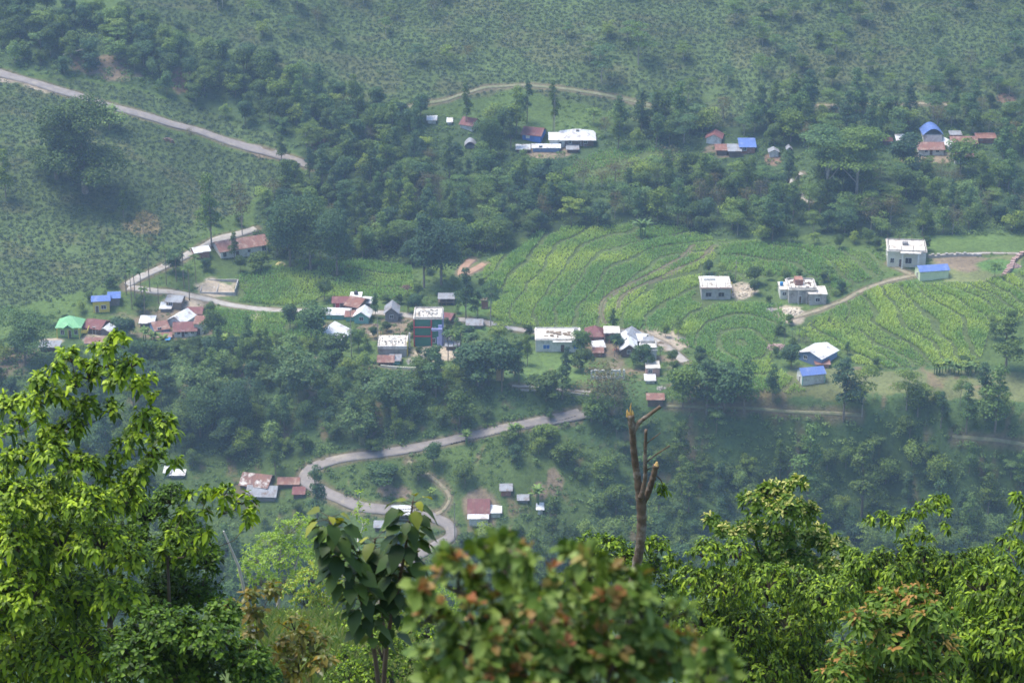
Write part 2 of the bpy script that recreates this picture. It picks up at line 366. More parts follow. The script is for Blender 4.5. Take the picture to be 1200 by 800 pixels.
def build_land():
    ys = np.concatenate([np.arange(-60, 30, 3), np.arange(30, 100, .8), np.arange(100, 470, 8), np.arange(470, 850, .7), np.arange(850, 1000, 2.5), np.arange(1000, 2600, 40)])
    us = np.concatenate([np.linspace(-.9, -.262, 30)[:-1], np.linspace(-.262, .262, 560), np.linspace(.262, .9, 30)[1:]])
    Y, U = np.meshgrid(ys, us, indexing='ij'); X = U * (np.maximum(Y, 0) + 40) * np.where(Y > 470, Y / (Y + 40), 1)
    X = U * np.where(Y > 60, Y, 60 + (Y - 60) * .0)
    V = np.stack([X, Y, zt(X, Y)], -1).reshape(-1, 3)
    ny, nx = Y.shape; i = np.arange(ny - 1)[:, None] * nx + np.arange(nx - 1)[None]
    q = np.stack([i, i + 1, i + nx + 1, i + nx], -1).reshape(-1, 4)
    c = cover(X, Y).reshape(-1, 3)
    m, nt, out = new_mat('land_cover'); b = N(nt, 'BsdfPrincipled'); b.inputs['Roughness'].default_value = .95; b.inputs['Specular IOR Level'].default_value = .15
    a = N(nt, 'Attribute', attribute_name='cover'); tc = N(nt, 'TexCoord').outputs['Object']
    k = ramp(nt, noise(nt, .9, 6, .75, tc), [(.3, (.55, .55, .5)), (.5, (1, 1, 1)), (.72, (1.4, 1.35, 1.15))])
    c2 = mixc(nt, 1.0, a.outputs['Color'], k, 'MULTIPLY')
    nt.links.new(c2, b.inputs['Base Color'])
    bp = N(nt, 'Bump'); bp.inputs['Strength'].default_value = .8; bp.inputs['Distance'].default_value = .4
    nt.links.new(noise(nt, 1.6, 6, .7, tc), bp.inputs['Height']); nt.links.new(bp.outputs[0], b.inputs['Normal']); nt.links.new(b.outputs[0], out.inputs[0])
    o = mesh_np('ground', V, quads=q, mat=m, attrs={'cover': ('FLOAT_COLOR', np.hstack([c, np.ones((len(c), 1))]))}, smooth=True)
    tag(o, kind='structure')
build_land()

ROADMAT = {
 'bund': rough_mat('field_bund_soil', (.12, .115, .06), (.09, .11, .04), .8, .95),
 'grassy': rough_mat('grassy_footpath', (.21, .19, .12), (.12, .14, .06), .8, .95),
 'asphalt': rough_mat('worn_asphalt', (.25, .22, .20), (.19, .165, .15), .5, .9, (.29, .25, .20), .3),
 'concrete': rough_mat('pale_concrete_road', (.38, .345, .30), (.29, .26, .225), .6, .9, (.24, .19, .145), .2),
 'dirt': rough_mat('trodden_dirt', (.29, .235, .16), (.20, .175, .11), .8, .95, (.10, .13, .05), .5),
 'redsoil': rough_mat('red_bare_soil', (.36, .22, .15), (.28, .18, .12), .8, .95)}
def strip(name, L, w, mat, lift=.10, th=.25, kind='structure'):
    d = np.gradient(L, axis=0); d /= np.linalg.norm(d, axis=1)[:, None]; nrm = np.stack([-d[:, 1], d[:, 0]], 1)
    ks = np.array([-.5, -.2, .2, .5]); jit = (vnoise(np.arange(len(L)) * .35, np.zeros(len(L)), 5) - .5) * .4 * min(w / 3, 1)
    rows = []
    zs = [zt(L[:, 0] + nrm[:, 0] * w * k, L[:, 1] + nrm[:, 1] * w * k) for k in ks]; zm = np.mean(zs, axis=0)
    for k, z_ in zip(ks, zs):
        zc = np.maximum(z_, .6 * z_ + .4 * zm) + lift
        p = L + nrm * (w * k + jit * np.sign(k))[:, None]; rows.append(np.stack([p[:, 0], p[:, 1], zc - abs(k) * .06], 1))
    rows = [np.c_[rows[0][:, :2], rows[0][:, 2] - th]] + rows + [np.c_[rows[-1][:, :2], rows[-1][:, 2] - th]]
    V = np.stack(rows, 1).reshape(-1, 3); m = len(rows); n = len(L); i = np.arange(n - 1)[:, None] * m + np.arange(m - 1)[None]
    q = np.stack([i, i + m, i + m + 1, i + 1], -1).reshape(-1, 4)
    return tag(mesh_np(name, V, quads=q, mat=mat), kind=kind)
for k, (pts, w, mk) in ROADS.items(): strip(k, ROADG[k], w, ROADMAT[mk])
# ------------------------------------------------------------------ foliage built from many small leaf faces
def unit(v): return v / (np.linalg.norm(v, axis=-1, keepdims=True) + 1e-9)
def rdir(n, r=rng): return unit(r.normal(size=(n, 3)))
def clump_faces(P, nrm, size, r=rng, asp=.75, fold=.25):
    """one bent leaf-spray quad (two triangles share an edge) per point"""
    n = len(P); nrm = unit(nrm); t = unit(np.cross(nrm, rdir(n, r))); b = np.cross(nrm, t)
    s = (size * r.uniform(.6, 1.3, n))[:, None]
    V = np.stack([P - t * s * .5, P + b * s * .5 * asp - nrm * s * fold, P + t * s * .5, P - b * s * .5 * asp - nrm * s * fold], 1).reshape(-1, 3)
    k = np.arange(n)[:, None] * 4
    T = np.concatenate([k + np.array([[0, 1, 2]]), k + np.array([[0, 2, 3]])])
    return V, T
def lobe_points(lobes, n, r=rng, shell=.55):
    L = np.asarray(lobes, float)          # x y z rx ry rz
    w = (L[:, 3] * L[:, 4] + L[:, 4] * L[:, 5] + L[:, 3] * L[:, 5]); k = r.choice(len(L), n, p=w / w.sum())
    d = rdir(n, r); d[:, 2] = np.where(d[:, 2] < -.35, -d[:, 2], d[:, 2]); rad = shell + (1 - shell) * r.random(n) ** .6
    rad *= r.uniform(.86, 1.12, n)
    return L[k, :3] + d * L[k, 3:6] * rad[:, None], d
def crown_np(lobes, n, size, r=rng, up=.4, shell=.5):
    P, d = lobe_points(lobes, n, r, shell)
    return clump_faces(P, d + rdir(n, r) * .7 + np.array([0, 0, up]), size, r)
def make_lobes(kind, h, w, r):
    L = []
    if kind == 'round':
        for _ in range(r.integers(11, 16)):
            a = r.uniform(0, 6.28); q = r.uniform(0, .62) * w / 2; z = h * r.uniform(.34, .86); s = w * r.uniform(.17, .30) * (1.1 - .35 * abs(z / h - .6))
            L.append((q * math.cos(a), q * math.sin(a), z, s, s, s * r.uniform(.6, .85)))
    elif kind == 'slender':
        m = r.integers(10, 14)
        for i in range(m):
            z = h * (.34 + .62 * i / (m - 1)) + r.uniform(-.3, .3); q = w * .26 * (1.15 - i / m) * r.uniform(.3, 1.2); a = r.uniform(0, 6.28); s = w * r.uniform(.19, .30) * (1.15 - .5 * i / m)
            L.append((q * math.cos(a), q * math.sin(a), z, s * 1.1, s * 1.1, s * r.uniform(.55, .8)))
    elif kind == 'layered':
        for i in range(r.integers(9, 13)):
            z = h * r.uniform(.5, .97); a = r.uniform(0, 6.28); q = w / 2 * r.uniform(.15, .8) * (1.2 - .5 * z / h); s = w * r.uniform(.13, .22)
            L.append((q * math.cos(a), q * math.sin(a), z, s * 1.3, s * 1.3, s * .32))
    elif kind == 'sprawl':
        for i in range(r.integers(12, 17)):
            z = h * r.uniform(.18, .85); a = r.uniform(0, 6.28); q = w / 2 * r.uniform(.0, .75) * (1.15 - .6 * z / h); s = w * r.uniform(.13, .22)
            L.append((q * math.cos(a), q * math.sin(a), z, s, s, s * .8))
    return L
def trunk_mb(h, rad, lobes, r, lean=.04):
    b = MB(); top = h * .86; bx, by = r.normal(0, lean * h, 2)
    P = [(bx * t * t, by * t * t, top * t - .6 * (t == 0)) for t in (0, .3, .6, 1)]
    b.tube(P, [rad * 1.25, rad * .9, rad * .65, rad * .25], 6)
    for l in sorted(lobes, key=lambda q: -q[3])[:6]:
        t = min(.8, max(.25, (l[2] - .25 * h) / h)); s = (bx * t * t, by * t * t, top * t)
        m = [(s[k] + l[k]) / 2 + (0, 0, .2)[k] for k in range(3)]
        b.tube([s, m, l[:3]], [rad * .45, rad * .3, rad * .12], 5)
    return b
DG = leaf_mat('dark_crown_leaves', [(0, (.028, .062, .022)), (.5, (.055, .112, .036)), (1, (.105, .185, .055))], objvar=.38, trans=.25, rough=.6, spec=.2)
MG = leaf_mat('green_crown_leaves', [(0, (.045, .09, .026)), (.5, (.085, .16, .042)), (1, (.15, .25, .065))], objvar=.38, trans=.28, rough=.6, spec=.2)
PG = leaf_mat('pale_crown_leaves', [(0, (.09, .15, .04)), (.5, (.15, .24, .06)), (1, (.22, .32, .08))], objvar=.3, trans=.3, rough=.6, spec=.2)
BG = leaf_mat('bamboo_leaves', [(0, (.06, .11, .035)), (.5, (.10, .175, .055)), (1, (.16, .24, .075))], objvar=.15, trans=.3, rough=.55, spec=.2)
GB = leaf_mat('sparse_brown_leaves', [(0, (.10, .085, .055)), (.6, (.13, .12, .06)), (1, (.12, .15, .06))], objvar=.2, trans=.2, rough=.7, spec=.1)
BARK = rough_mat('grey_bark', (.13, .105, .08), (.22, .19, .155), 3, .95)
PBARK = rough_mat('pale_bark', (.34, .31, .26), (.22, .19, .15), 3, .9)
BKD = rough_mat('dark_bark', (.06, .045, .035), (.10, .08, .06), 4, .95)

PROTO = {}
def proto_tree(key, name, shape, h, w, n, size, mat, bark=BARK, seed=0, rad=None, up=.4, shell=.5):
    r = np.random.default_rng(100 + seed); lobes = make_lobes(shape, h, w, r)
    root = empty(name, (0, 0, 0)); trunk_mb(h, rad or h * .017, lobes, r).build('trunk', bark, root)
    V, T = crown_np(lobes, n, size, r, up, shell); mesh_np('crown', V, tris=T, mat=mat, parent=root)
    PROTO.setdefault(key, []).append(root)
for s in range(6): proto_tree('broadleaf', 'broadleaf_tree', 'round', 9, 8.5, 2600, .50, DG if s % 2 else MG, seed=s)
for s in range(4): proto_tree('slender', 'slender_tree', 'slender', 15, 7.6, 1900, .50, DG if s % 2 else MG, seed=20 + s, rad=.2)
for s in range(3): proto_tree('umbrella', 'spreading_tree', 'layered', 14, 14, 1500, .6, MG, bark=PBARK, seed=30 + s, rad=.22, up=1.2)
for s in range(3): proto_tree('pale', 'pale_green_tree', 'layered' if s == 2 else 'round', 8, 7.5, 1100, .5, PG, seed=40 + s, up=.7)
for s in range(2): proto_tree('brown', 'sparse_tree', 'round', 9, 8, 650, .36, GB, bark=PBARK, seed=50 + s, rad=.12)
for s in range(3): proto_tree('bushy', 'bushy_tree', 'sprawl', 6.5, 8.5, 2200, .48, MG if s % 2 else DG, seed=55 + s)
for s in range(2): proto_tree('giant', 'broadleaf_tree', 'sprawl', 9, 9.5, 13000, .21, DG, seed=70 + s, rad=.22)
for s in range(2): proto_tree('great', 'broadleaf_tree', 'round', 9, 8.5, 9000, .25, DG if s else MG, seed=75 + s)
proto_tree('shade', 'spreading_tree', 'layered', 14, 14, 6000, .34, MG, bark=PBARK, seed=80, rad=.22, up=1.2)
# bamboo: many arching culms hung with fine leaves
def proto_bamboo(seed):
    r = np.random.default_rng(seed); root = empty('bamboo_clump', (0, 0, 0)); b = MB(); P = []; D = []
    for i in range(26):
        a = r.uniform(0, 6.28); h = r.uniform(7, 11); out = r.uniform(1.5, 4.5); s = np.array([math.cos(a), math.sin(a), 0]); base = s * r.uniform(0, .9)
        pts = [base + s * out * t ** 2.2 + np.array([0, 0, h * (t - .32 * t ** 3.5)]) for t in np.linspace(0, 1, 6)]
        b.tube(pts, np.linspace(.06, .015, 6), 4, False)
        for t in r.uniform(.3, 1.02, 62):
            c = base + s * out * t ** 2.2 + np.array([0, 0, h * (t - .32 * t ** 3.5)]); P.append(c + r.normal(0, .42, 3) * np.array([1, 1, .5]) - [0, 0, .2]); D.append(s * .6 + np.array([0, 0, .7]))
    b.build('culms', rough_mat('bamboo_culm', (.16, .19, .07), (.24, .22, .10), 2, .6), root)
    V, T = clump_faces(np.array(P), np.array(D) + rdir(len(P), r) * .5, .62, r, asp=.45, fold=.3); mesh_np('foliage', V, tris=T, mat=BG, parent=root)
    PROTO.setdefault('bamboo', []).append(root)
for s in range(3): proto_bamboo(200 + s)
def frond(b0, d, L, w, droop, r, n=6, notch=True):
    """a palm or banana blade: V-folded ribbon along a drooping midrib"""
    d = np.array(d, float); side = np.cross(d, [0, 0, 1]); side /= np.linalg.norm(side) + 1e-9; V = []; Q = []
    for i in range(n + 1):
        t = i / n; c = np.array(b0) + d * L * t + np.array([0, 0, -droop * L * t * t]); ww = w * math.sin(math.pi * min(.97, .12 + .86 * t)) * (r.uniform(.75, 1.1) if notch else 1)
        V += [c - side * ww - [0, 0, ww * .45], c, c + side * ww - [0, 0, ww * .45]]
        if i: k = (i - 1) * 3; Q += [(k, k + 3, k + 4, k + 1), (k + 1, k + 4, k + 5, k + 2)]
    return V, Q
def proto_palm(seed, h):
    r = np.random.default_rng(seed); root = empty('areca_palm', (0, 0, 0)); b = MB(); b.tube([(0, 0, -.5), (.1, 0, h * .5), (.05, .1, h)], [.13, .10, .09], 6); b.build('trunk', BARK, root)
    V = []; Q = []
    for i in range(13):
        a = i * 2.4 + r.uniform(-.2, .2); e = r.uniform(.1, 1.1); v, q = frond((.05, .1, h), (math.cos(a) * math.cos(e), math.sin(a) * math.cos(e), math.sin(e)), r.uniform(1.8, 2.5), .36, r.uniform(.45, .8), r)
        Q += [tuple(k + len(V) for k in x) for x in q]; V += v
    mesh_np('crown', V, quads=Q, mat=DG, parent=root); PROTO.setdefault('palm', []).append(root)
for s, h in ((1, 8), (2, 10), (3, 6.5)): proto_palm(300 + s, h)
def proto_banana(seed):
    r = np.random.default_rng(seed); root = empty('banana_plant', (0, 0, 0)); b = MB(); V = []; Q = []
    for k in range(3):
        x, y = r.uniform(-.7, .7, 2); h = r.uniform(1.8, 2.8); b.tube([(x, y, -.3), (x, y, h)], [.16, .09], 6)
        for i in range(7):
            a = i * 2.3 + k; e = r.uniform(.5, 1.25); v, q = frond((x, y, h), (math.cos(a) * math.cos(e), math.sin(a) * math.cos(e), math.sin(e)), r.uniform(1.8, 2.6), .34, r.uniform(.3, .65), r)
            Q += [tuple(j + len(V) for j in z) for z in q]; V += v
    b.build('stem', BG, root); mesh_np('leaves', V, quads=Q, mat=PG, parent=root); PROTO.setdefault('banana', []).append(root)
proto_banana(310); proto_banana(311)

placed = []; USED = set(); NPL = {}
def place_tree(kind, p, scale, label, group, cat='tree', variant=None, squash=1.0):
    pr = PROTO[kind]; v = (int(rng.integers(len(pr))) if variant is None else variant) % len(pr); src = pr[v]
    if (kind, v) in USED: o = copy_tree(src)
    else: o = src; USED.add((kind, v))
    o.location = (float(p[0]), float(p[1]), float(p[2]) - .15); o.rotation_euler = (0, 0, float(rng.uniform(0, 6.28))); o.scale = (scale * squash, scale * squash, scale)
    tag(o, label, cat, group); NPL[kind] = NPL.get(kind, 0) + 1; placed.append((p[0], p[1])); return o

# occupied ground: keep scattered trees off roads, houses and the things named below
KEEP = []   # (x, y, radius)
KIND_H = {'broadleaf': 9, 'slender': 15, 'umbrella': 14, 'pale': 8, 'brown': 9, 'bamboo': 9, 'palm': 9, 'banana': 4, 'bushy': 6.5, 'giant': 9, 'great': 9, 'shade': 14}
def tree_at(kind, px, base, hpx, label, group=None, variant=None, squash=1.0, cat=None):
    P = hit(px, base)[0]; s = hpx / (ppm(P) * math.cos(R(20)) * KIND_H[kind]); KEEP.append((P[0], P[1], 2.2))
    c = {'palm': 'palm', 'bamboo': 'bamboo', 'banana': 'banana plant'}.get(kind, 'tree')
    return place_tree(kind, P, s, label, group, cat or c, variant, squash)
SINGLE = [
 ('slender', 497, 337, 88, 'tall straight dark tree standing alone at the right end of the left green field', 1.0),
 ('great', 517, 334, 78, 'dense tall round-crowned tree just right of the tall straight dark tree', 1.0),
 ('slender', 546, 374, 62, 'dark columnar tree beside the reddish field track', .8),
 ('umbrella', 575, 382, 60, 'thin-trunked loose-crowned tree beside the lane right of the green building', .55),
 ('slender', 718, 388, 28, 'small lollipop-shaped tree above the maroon hip roof at the edge of the terraced field', .9),
 ('broadleaf', 780, 395, 16, 'little dark tree right of the grey gabled house at the field edge', .7),
 ('umbrella', 795, 396, 28, 'small open tree in the corner of the maize below the terraces', .6),
 ('slender', 1179, 432, 62, 'big dark spreading tree at the far right end of the pale maize field', 1.5),
 ('slender', 1166, 505, 78, 'tall tree with a full crown below the dark spreading tree at the meadow edge', 1.1),
 ('slender', 988, 492, 75, 'large bushy tree in front of the small white house with the blue roof', 1.15),
 ('umbrella', 1010, 488, 62, 'slim leaning tree right of the large bushy tree on the meadow edge', .7),
 ('umbrella', 1062, 480, 50, 'flat-topped small tree in the middle of the dry meadow', .75),
 ('slender', 1132, 508, 60, 'dark upright tree on the meadow rim left of the tall full-crowned one', .9),
 ('broadleaf', 927, 432, 30, 'round dark mango tree left of the blue-walled house', 1.1),
 ('slender', 993, 415, 16, 'small round tree on a thin stem at the lower edge of the pale maize', 1.2),
 ('umbrella', 1125, 475, 38, 'thin bare-stemmed tree in the banana row below the pale maize', .5),
 ('slender', 478, 366, 24, 'dark garden tree right of the grey-gabled hut', 1.3),
 ('broadleaf', 488, 368, 26, 'pale round garden tree left of the green concrete building', .9),
 ('slender', 608, 450, 52, 'slim tree with a high crown left of the small lawn', .7),
 ('slender', 664, 452, 48, 'slender tree in front of the white concrete building on the lawn', .8),
 ('brown', 700, 478, 55, 'broad thin-leaved brownish tree in front of the ruined wall', 1.3),
 ('brown', 720, 482, 48, 'brownish half-bare tree behind the broken trunk', 1.2),
 ('giant', 100, 226, 108, 'huge dark round tree alone on the tea slope below the main road', 1.15),
 ('giant', 66, 210, 70, 'large dark tree touching the left side of the huge round tree on the tea slope', 1.1),
 ('pale', 98, 218, 34, 'lighter green tree in front of the huge dark round tree on the tea slope', 1.0),
 ('pale', 128, 152, 30, 'yellow-green tree at the roadside right above the huge dark tree', 1.6),
 ('slender', 248, 290, 85, 'tall narrow tree rising over the lane to the long roofed building', .8),
 ('brown', 284, 276, 62, 'leafless slim tree behind the long roofed building', .6),
 ('slender', 145, 255, 32, 'small dark tree alone among the tea rows', .9),
 ('slender', 7, 232, 56, 'thin dark tree at the left border of the tea slope', .9),
 ('umbrella', 85, 82, 34, 'young flat-topped tree above the main road near the pale fallen trunk', .5),
 ('great', 395, 322, 78, 'rounded pale-crowned tree at the top of the left green field', .85),
 ('great', 340, 312, 84, 'broad deep green tree right of the long roofed building', .9),
 ('great', 364, 316, 80, 'deep green tree in the middle of the row above the left green field', .9),
 ('slender', 330, 192, 34, 'roadside tree at the lower end of the main road', 1.0),
 ('umbrella', 748, 76, 46, 'bright green layered tree alone high in the tea garden', .9),
 ('umbrella', 705, 96, 42, 'pale green layered tree in the tea garden left of the brightest one', .9),
 ('umbrella', 452 + 0, 40, 22, 'small pale flat tree in the upper tea garden', .9),
 ('slender', 618, 144, 50, 'dark-crowned slim tree above the blue-walled house', .7),
 ('slender', 648, 156, 62, 'very tall pale-stemmed tree behind the blue-walled house', .5),
 ('slender', 546, 150, 52, 'slim tree behind the small maroon-roofed house on the upper slope', .6),
 ('shade', 968, 238, 88, 'wide layered tree left of the upper right hamlet', 1.2),
 ('shade', 1003, 242, 92, 'tallest layered tree, pale-trunked, beside the upper right hamlet', 1.1),
 ('great', 575, 186, 48, 'dense round tree left of the blue-walled house', .9),
 ('broadleaf', 567, 196, 30, 'lower round tree in front of the dense one by the blue-walled house', 1.0),
 ('banana', 753, 280, 26, 'tall banana plant at the top edge of the terraced field', 1.0),
 ('brown', 168, 272, 26, 'dry brown tree among the tea rows', 1.0),
 ('slender', 905, 282, 66, 'dark narrow tree in the woods by the curved concrete path', .9),
 ('pale', 1135, 268, 34, 'pale young tree below the upper right hamlet', .8),
 ('bamboo', 352, 470, 72, 'great dark bamboo clump below the white corrugated roofs', 1.0),
 ('bamboo', 240, 478, 66, 'rounded bamboo clump on the bank below the rust-roofed cluster', 1.0),
 ('bamboo', 455, 486, 62, 'leafy bamboo clump below the unfinished slab building', 1.0),
 ('bamboo', 425, 520, 56, 'lower bamboo clump in the middle of the bank', .9),
 ('great', 235, 512, 60, 'large pale-topped tree low on the left bank', 1.2),
 ('great', 275, 505, 62, 'large domed tree beside the pale-topped one low on the left bank', 1.1),
 ('slender', 323, 556, 48, 'thin tree behind the long rust-striped roof in the valley', .8),
 ('slender', 372, 612, 70, 'tall dark tree at the hairpin of the valley road', .8),
 ('great', 30, 428, 66, 'dark heavy tree left of the green house', 1.1),
 ('bushy', 92, 424, 22, 'bushy tree in front of the green house', 1.0),
 ('broadleaf', 545, 566, 26, 'round dark bush tree above the hut in the valley', 1.3),
 ('banana', 608, 512, 18, 'banana plant below the dark roadside wall', .8),
 ('banana', 628, 590, 26, 'banana plant beside the valley hut with the white front', 1.0),
 ('slender', 945, 600, 105, 'tall tree rising out of the right bank', .9),
 ('slender', 1010, 604, 90, 'second tall tree on the right bank', 1.0),
 ('pale', 1068, 545, 32, 'bright pale tree halfway up the right bank', 1.0),
]
SINGLE += [
 ('broadleaf', 800, 478, 52, 'dark tree at the left end of the tree row below the salmon house', 1.0),
 ('slender', 828, 484, 66, 'second tree of the row right of the salmon house, tall and dense', 1.3),
 ('broadleaf', 848, 486, 62, 'third and broadest tree of the row right of the salmon house', 1.0),
 ('slender', 872, 484, 68, 'last tall tree of the row right of the salmon house', 1.2),
 ('slender', 693, 494, 34, 'tree closing off the upper end of the valley road', 1.4),
 ('bushy', 706, 496, 30, 'bushy tree at the upper end of the valley road', 1.2),
 ('broadleaf', 588, 458, 62, 'mid-green tree left of the ochre clay stack', .9),
 ('bushy', 560, 452, 50, 'leafy thicket tree below the palms of the paved yard', 1.1),
 ('broadleaf', 365, 402, 46, 'round garden tree left of the white-fronted slanted shed', 1.1),
 ('broadleaf', 340, 385, 30, 'dark tree standing on the village road left of the middle cluster', 1.0),
 ('broadleaf', 420, 410, 26, 'garden tree below the turquoise gabled cottage', 1.0),
 ('slender', 560, 372, 34, 'small tree at the foot of the terraced field near the clay kiln', 1.0),
 ('bushy', 755, 430, 30, 'dark leafy tree between the zinc-roofed houses and the salmon house', .9),
 ('broadleaf', 683, 414, 28, 'garden tree against the right end of the long white building', 1.0),
 ('slender', 275, 305, 34, 'leafy tree hiding the middle of the long roofed building', .9),
 ('bushy', 300, 316, 22, 'low thicket right below the long roofed building', 1.2),
 ('bushy', 150, 400, 30, 'bushy tree between the maroon cottage and the rust-roofed cluster', 1.1),
 ('broadleaf', 250, 396, 34, 'dark tree at the right edge of the rust-roofed cluster', 1.0),
 ('broadleaf', 1125, 205, 40, 'big dark tree below the front houses of the right hamlet', 1.1),
 ('broadleaf', 1060, 200, 44, 'broad tree left below the right hamlet', 1.1),
 ('slender', 1175, 200, 60, 'tall tree closing the right hamlet on the right', 1.1)]
SINGLE += [('bushy', 392, 425, 34, 'bushy tree under the white-fronted slanted shed', 1.1), ('slender', 430, 425, 34, 'slim tree between the slanted shed and the unfinished slab building', 1.0),
 ('broadleaf', 505, 432, 26, 'round tree at the lower corner of the paved yard', 1.1), ('slender', 618, 428, 36, 'slim tree at the left end of the long white building', .9), ('bushy', 640, 470, 34, 'bushy tree under the small lawn', 1.2),
 ('slender', 524, 405, 34, 'dark slim tree right beside the lilac wall of the green building', 1.0), ('slender', 536, 412, 40, 'dark narrow tree among the palms right of the paved yard', .8), ('broadleaf', 548, 408, 28, 'round tree between palms and village road', 1.0),
 ('slender', 440, 372, 30, 'slim tree between the turquoise cottage and the grey-gabled hut', .9), ('bushy', 486, 395, 18, 'low bushy tree left of the green building', 1.0),
 ('broadleaf', 722, 412, 22, 'small round tree among the roofs of the east cluster', 1.0), ('bushy', 680, 432, 26, 'bushy tree at the right side of the small lawn', 1.0),
 ('slender', 645, 493, 16, 'little tree overhanging the valley road below the lawn', 1.4), ('bushy', 600, 520, 18, 'bushy tree below the dark roadside wall', 1.3), ('bushy', 640, 520, 24, 'leafy thicket below the upper end of the valley road', 1.4), ('bushy', 665, 540, 26, 'second thicket lower on the slope under the valley road', 1.3),
 ('bushy', 440, 528, 16, 'bushy tree at the upper side of the valley road left part', 1.3), ('bushy', 455, 565, 24, 'dark thicket inside the loop of the valley road', 1.8), ('broadleaf', 490, 562, 22, 'dark bush tree at the right end of the thicket inside the road loop', 1.4),
 ('broadleaf', 380, 352, 26, 'round tree behind the wall where the village road passes the middle cluster', 1.0), ('pale', 585, 410, 34, 'light green tree on the slope right of the palms', 1.0), ('slender', 905, 470, 44, 'slim tree at the lower left corner of the dry meadow', 1.0)]
for kd, px, by, hp, lab, sq in SINGLE: tree_at(kd, px, by, hp, lab, squash=sq)
for px, by, hp in [(148, 345, 42), (158, 350, 46), (166, 346, 38), (176, 342, 44), (155, 362, 40), (195, 334, 40), (207, 330, 44), (216, 338, 46), (222, 352, 44), (230, 332, 36), (170, 372, 38), (186, 356, 34)]:
    tree_at('palm', px, by, hp, 'thin areca palm in the grove where the lane meets the village road', 'areca palms at the road junction')
for px, by, hp in [(931, 398, 20), (936, 402, 22), (941, 400, 20), (944, 404, 22), (928, 400, 17)]:
    tree_at('palm', px, by, hp, 'small areca palm in the tuft above the blue-walled house', 'areca palms above the blue-walled house')
for px, by, hp in [(525, 424, 40), (532, 428, 44), (540, 420, 40), (548, 426, 46), (556, 430, 36), (720, 418, 22), (773, 432, 28), (919, 404, 22)]:
    tree_at('palm', px, by, hp, 'dark areca palm close against the village houses', 'areca palms among the village houses')
for px in (1097, 1103, 1110, 1117, 1124, 1131, 1138, 1145): tree_at('banana', px, 436 + (px % 5), 17, 'banana plant in the row along the lower edge of the pale maize', 'banana row by the pale maize')
for px, by in [(172, 400), (180, 404), (190, 408), (262, 408), (255, 404), (600, 512), (545, 520), (735, 606)]: tree_at('banana', px, by, 20, 'banana plant on the bank under the village edge', 'banana plants along the village bank')
# ------------------------------------------------------------------ houses
WHITE = rough_mat('white_plaster', (.68, .66, .61), (.52, .50, .46), 1.2, .85, (.36, .33, .29), .5)
CREAM = rough_mat('cream_plaster', (.62, .58, .47), (.50, .46, .37), 1.2, .85)
CONC = rough_mat('raw_concrete', (.42, .395, .36), (.31, .29, .265), .9, .95, (.21, .19, .17), .5)
SLAB = rough_mat('pale_roof_slab', (.60, .555, .485), (.48, .43, .365), .5, .95, (.27, .22, .17), .5)
GREY = rough_mat('grey_board', (.24, .225, .215), (.16, .15, .145), 1.5, .9)
BROWN = rough_mat('brown_board', (.17, .115, .085), (.11, .075, .055), 1.5, .9)
BRICK = rough_mat('brick_red', (.32, .15, .10), (.24, .115, .085), 2, .9, (.38, .28, .22), .8)
PINK = rough_mat('salmon_plaster', (.55, .33, .27), (.45, .27, .22), 1, .85)
LIME = rough_mat('lime_green_plaster', (.36, .56, .15), (.30, .48, .13), 1, .8)
PALEG = rough_mat('pale_green_plaster', (.56, .62, .40), (.48, .54, .34), 1, .8)
TURQ = rough_mat('turquoise_plaster', (.20, .44, .37), (.16, .36, .31), 1, .8)
DKGR = rough_mat('bottle_green_plaster', (.045, .19, .12), (.04, .155, .10), 1, .8)
LILAC = rough_mat('lilac_plaster', (.40, .41, .66), (.33, .35, .58), 1, .8)
YELL = rough_mat('yellow_plaster', (.68, .55, .10), (.58, .46, .09), 1, .8)
BLUE = rough_mat('bright_blue_plaster', (.05, .16, .46), (.04, .13, .38), 1, .8)
DBLUE = rough_mat('grey_blue_plaster', (.19, .26, .42), (.15, .21, .35), 1, .8)
RED = rough_mat('red_paint', (.50, .06, .07), (.40, .05, .06), 1, .7)
BLACK = rough_mat('black_plastic', (.03, .03, .035), (.05, .05, .055), 1, .6)
WOOD = rough_mat('weathered_wood', (.26, .20, .14), (.18, .135, .095), 2, .9)
WPAINT = rough_mat('white_frame_paint', (.7, .7, .68), (.6, .6, .58), 2, .7)
R_RUST = sheet_mat('rust_sheet', (.24, .105, .075), (.17, .085, .065), (.33, .22, .17))
R_MAROON = sheet_mat('maroon_sheet', (.19, .065, .062), (.14, .055, .052), (.22, .12, .10))
R_GREY = sheet_mat('grey_sheet', (.30, .31, .33), (.22, .225, .24), (.17, .13, .11))
R_WHITE = sheet_mat('bright_zinc_sheet', (.70, .70, .69), (.52, .52, .52), (.34, .29, .26))
R_BLUE = sheet_mat('blue_sheet', (.10, .17, .42), (.085, .14, .34), (.17, .22, .40))
R_GREEN = sheet_mat('green_sheet', (.20, .46, .22), (.17, .40, .19), (.26, .48, .27))
R_STRIPE = sheet_mat('patched_rust_sheet', (.23, .11, .08), (.15, .085, .07), (.55, .52, .48))
TARP = rough_mat('blue_tarp', (.05, .24, .52), (.04, .20, .44), 1, .5)
gm, gnt, gout = new_mat('window_glass'); gb = N(gnt, 'BsdfPrincipled'); gb.inputs['Base Color'].default_value = (.035, .045, .055, 1); gb.inputs['Roughness'].default_value = .15; gnt.links.new(gb.outputs[0], gout.inputs[0])
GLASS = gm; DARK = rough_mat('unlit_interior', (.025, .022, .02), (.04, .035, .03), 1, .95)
BGLASS = rough_mat('blue_shutter', (.05, .16, .48), (.04, .13, .40), 1, .4)

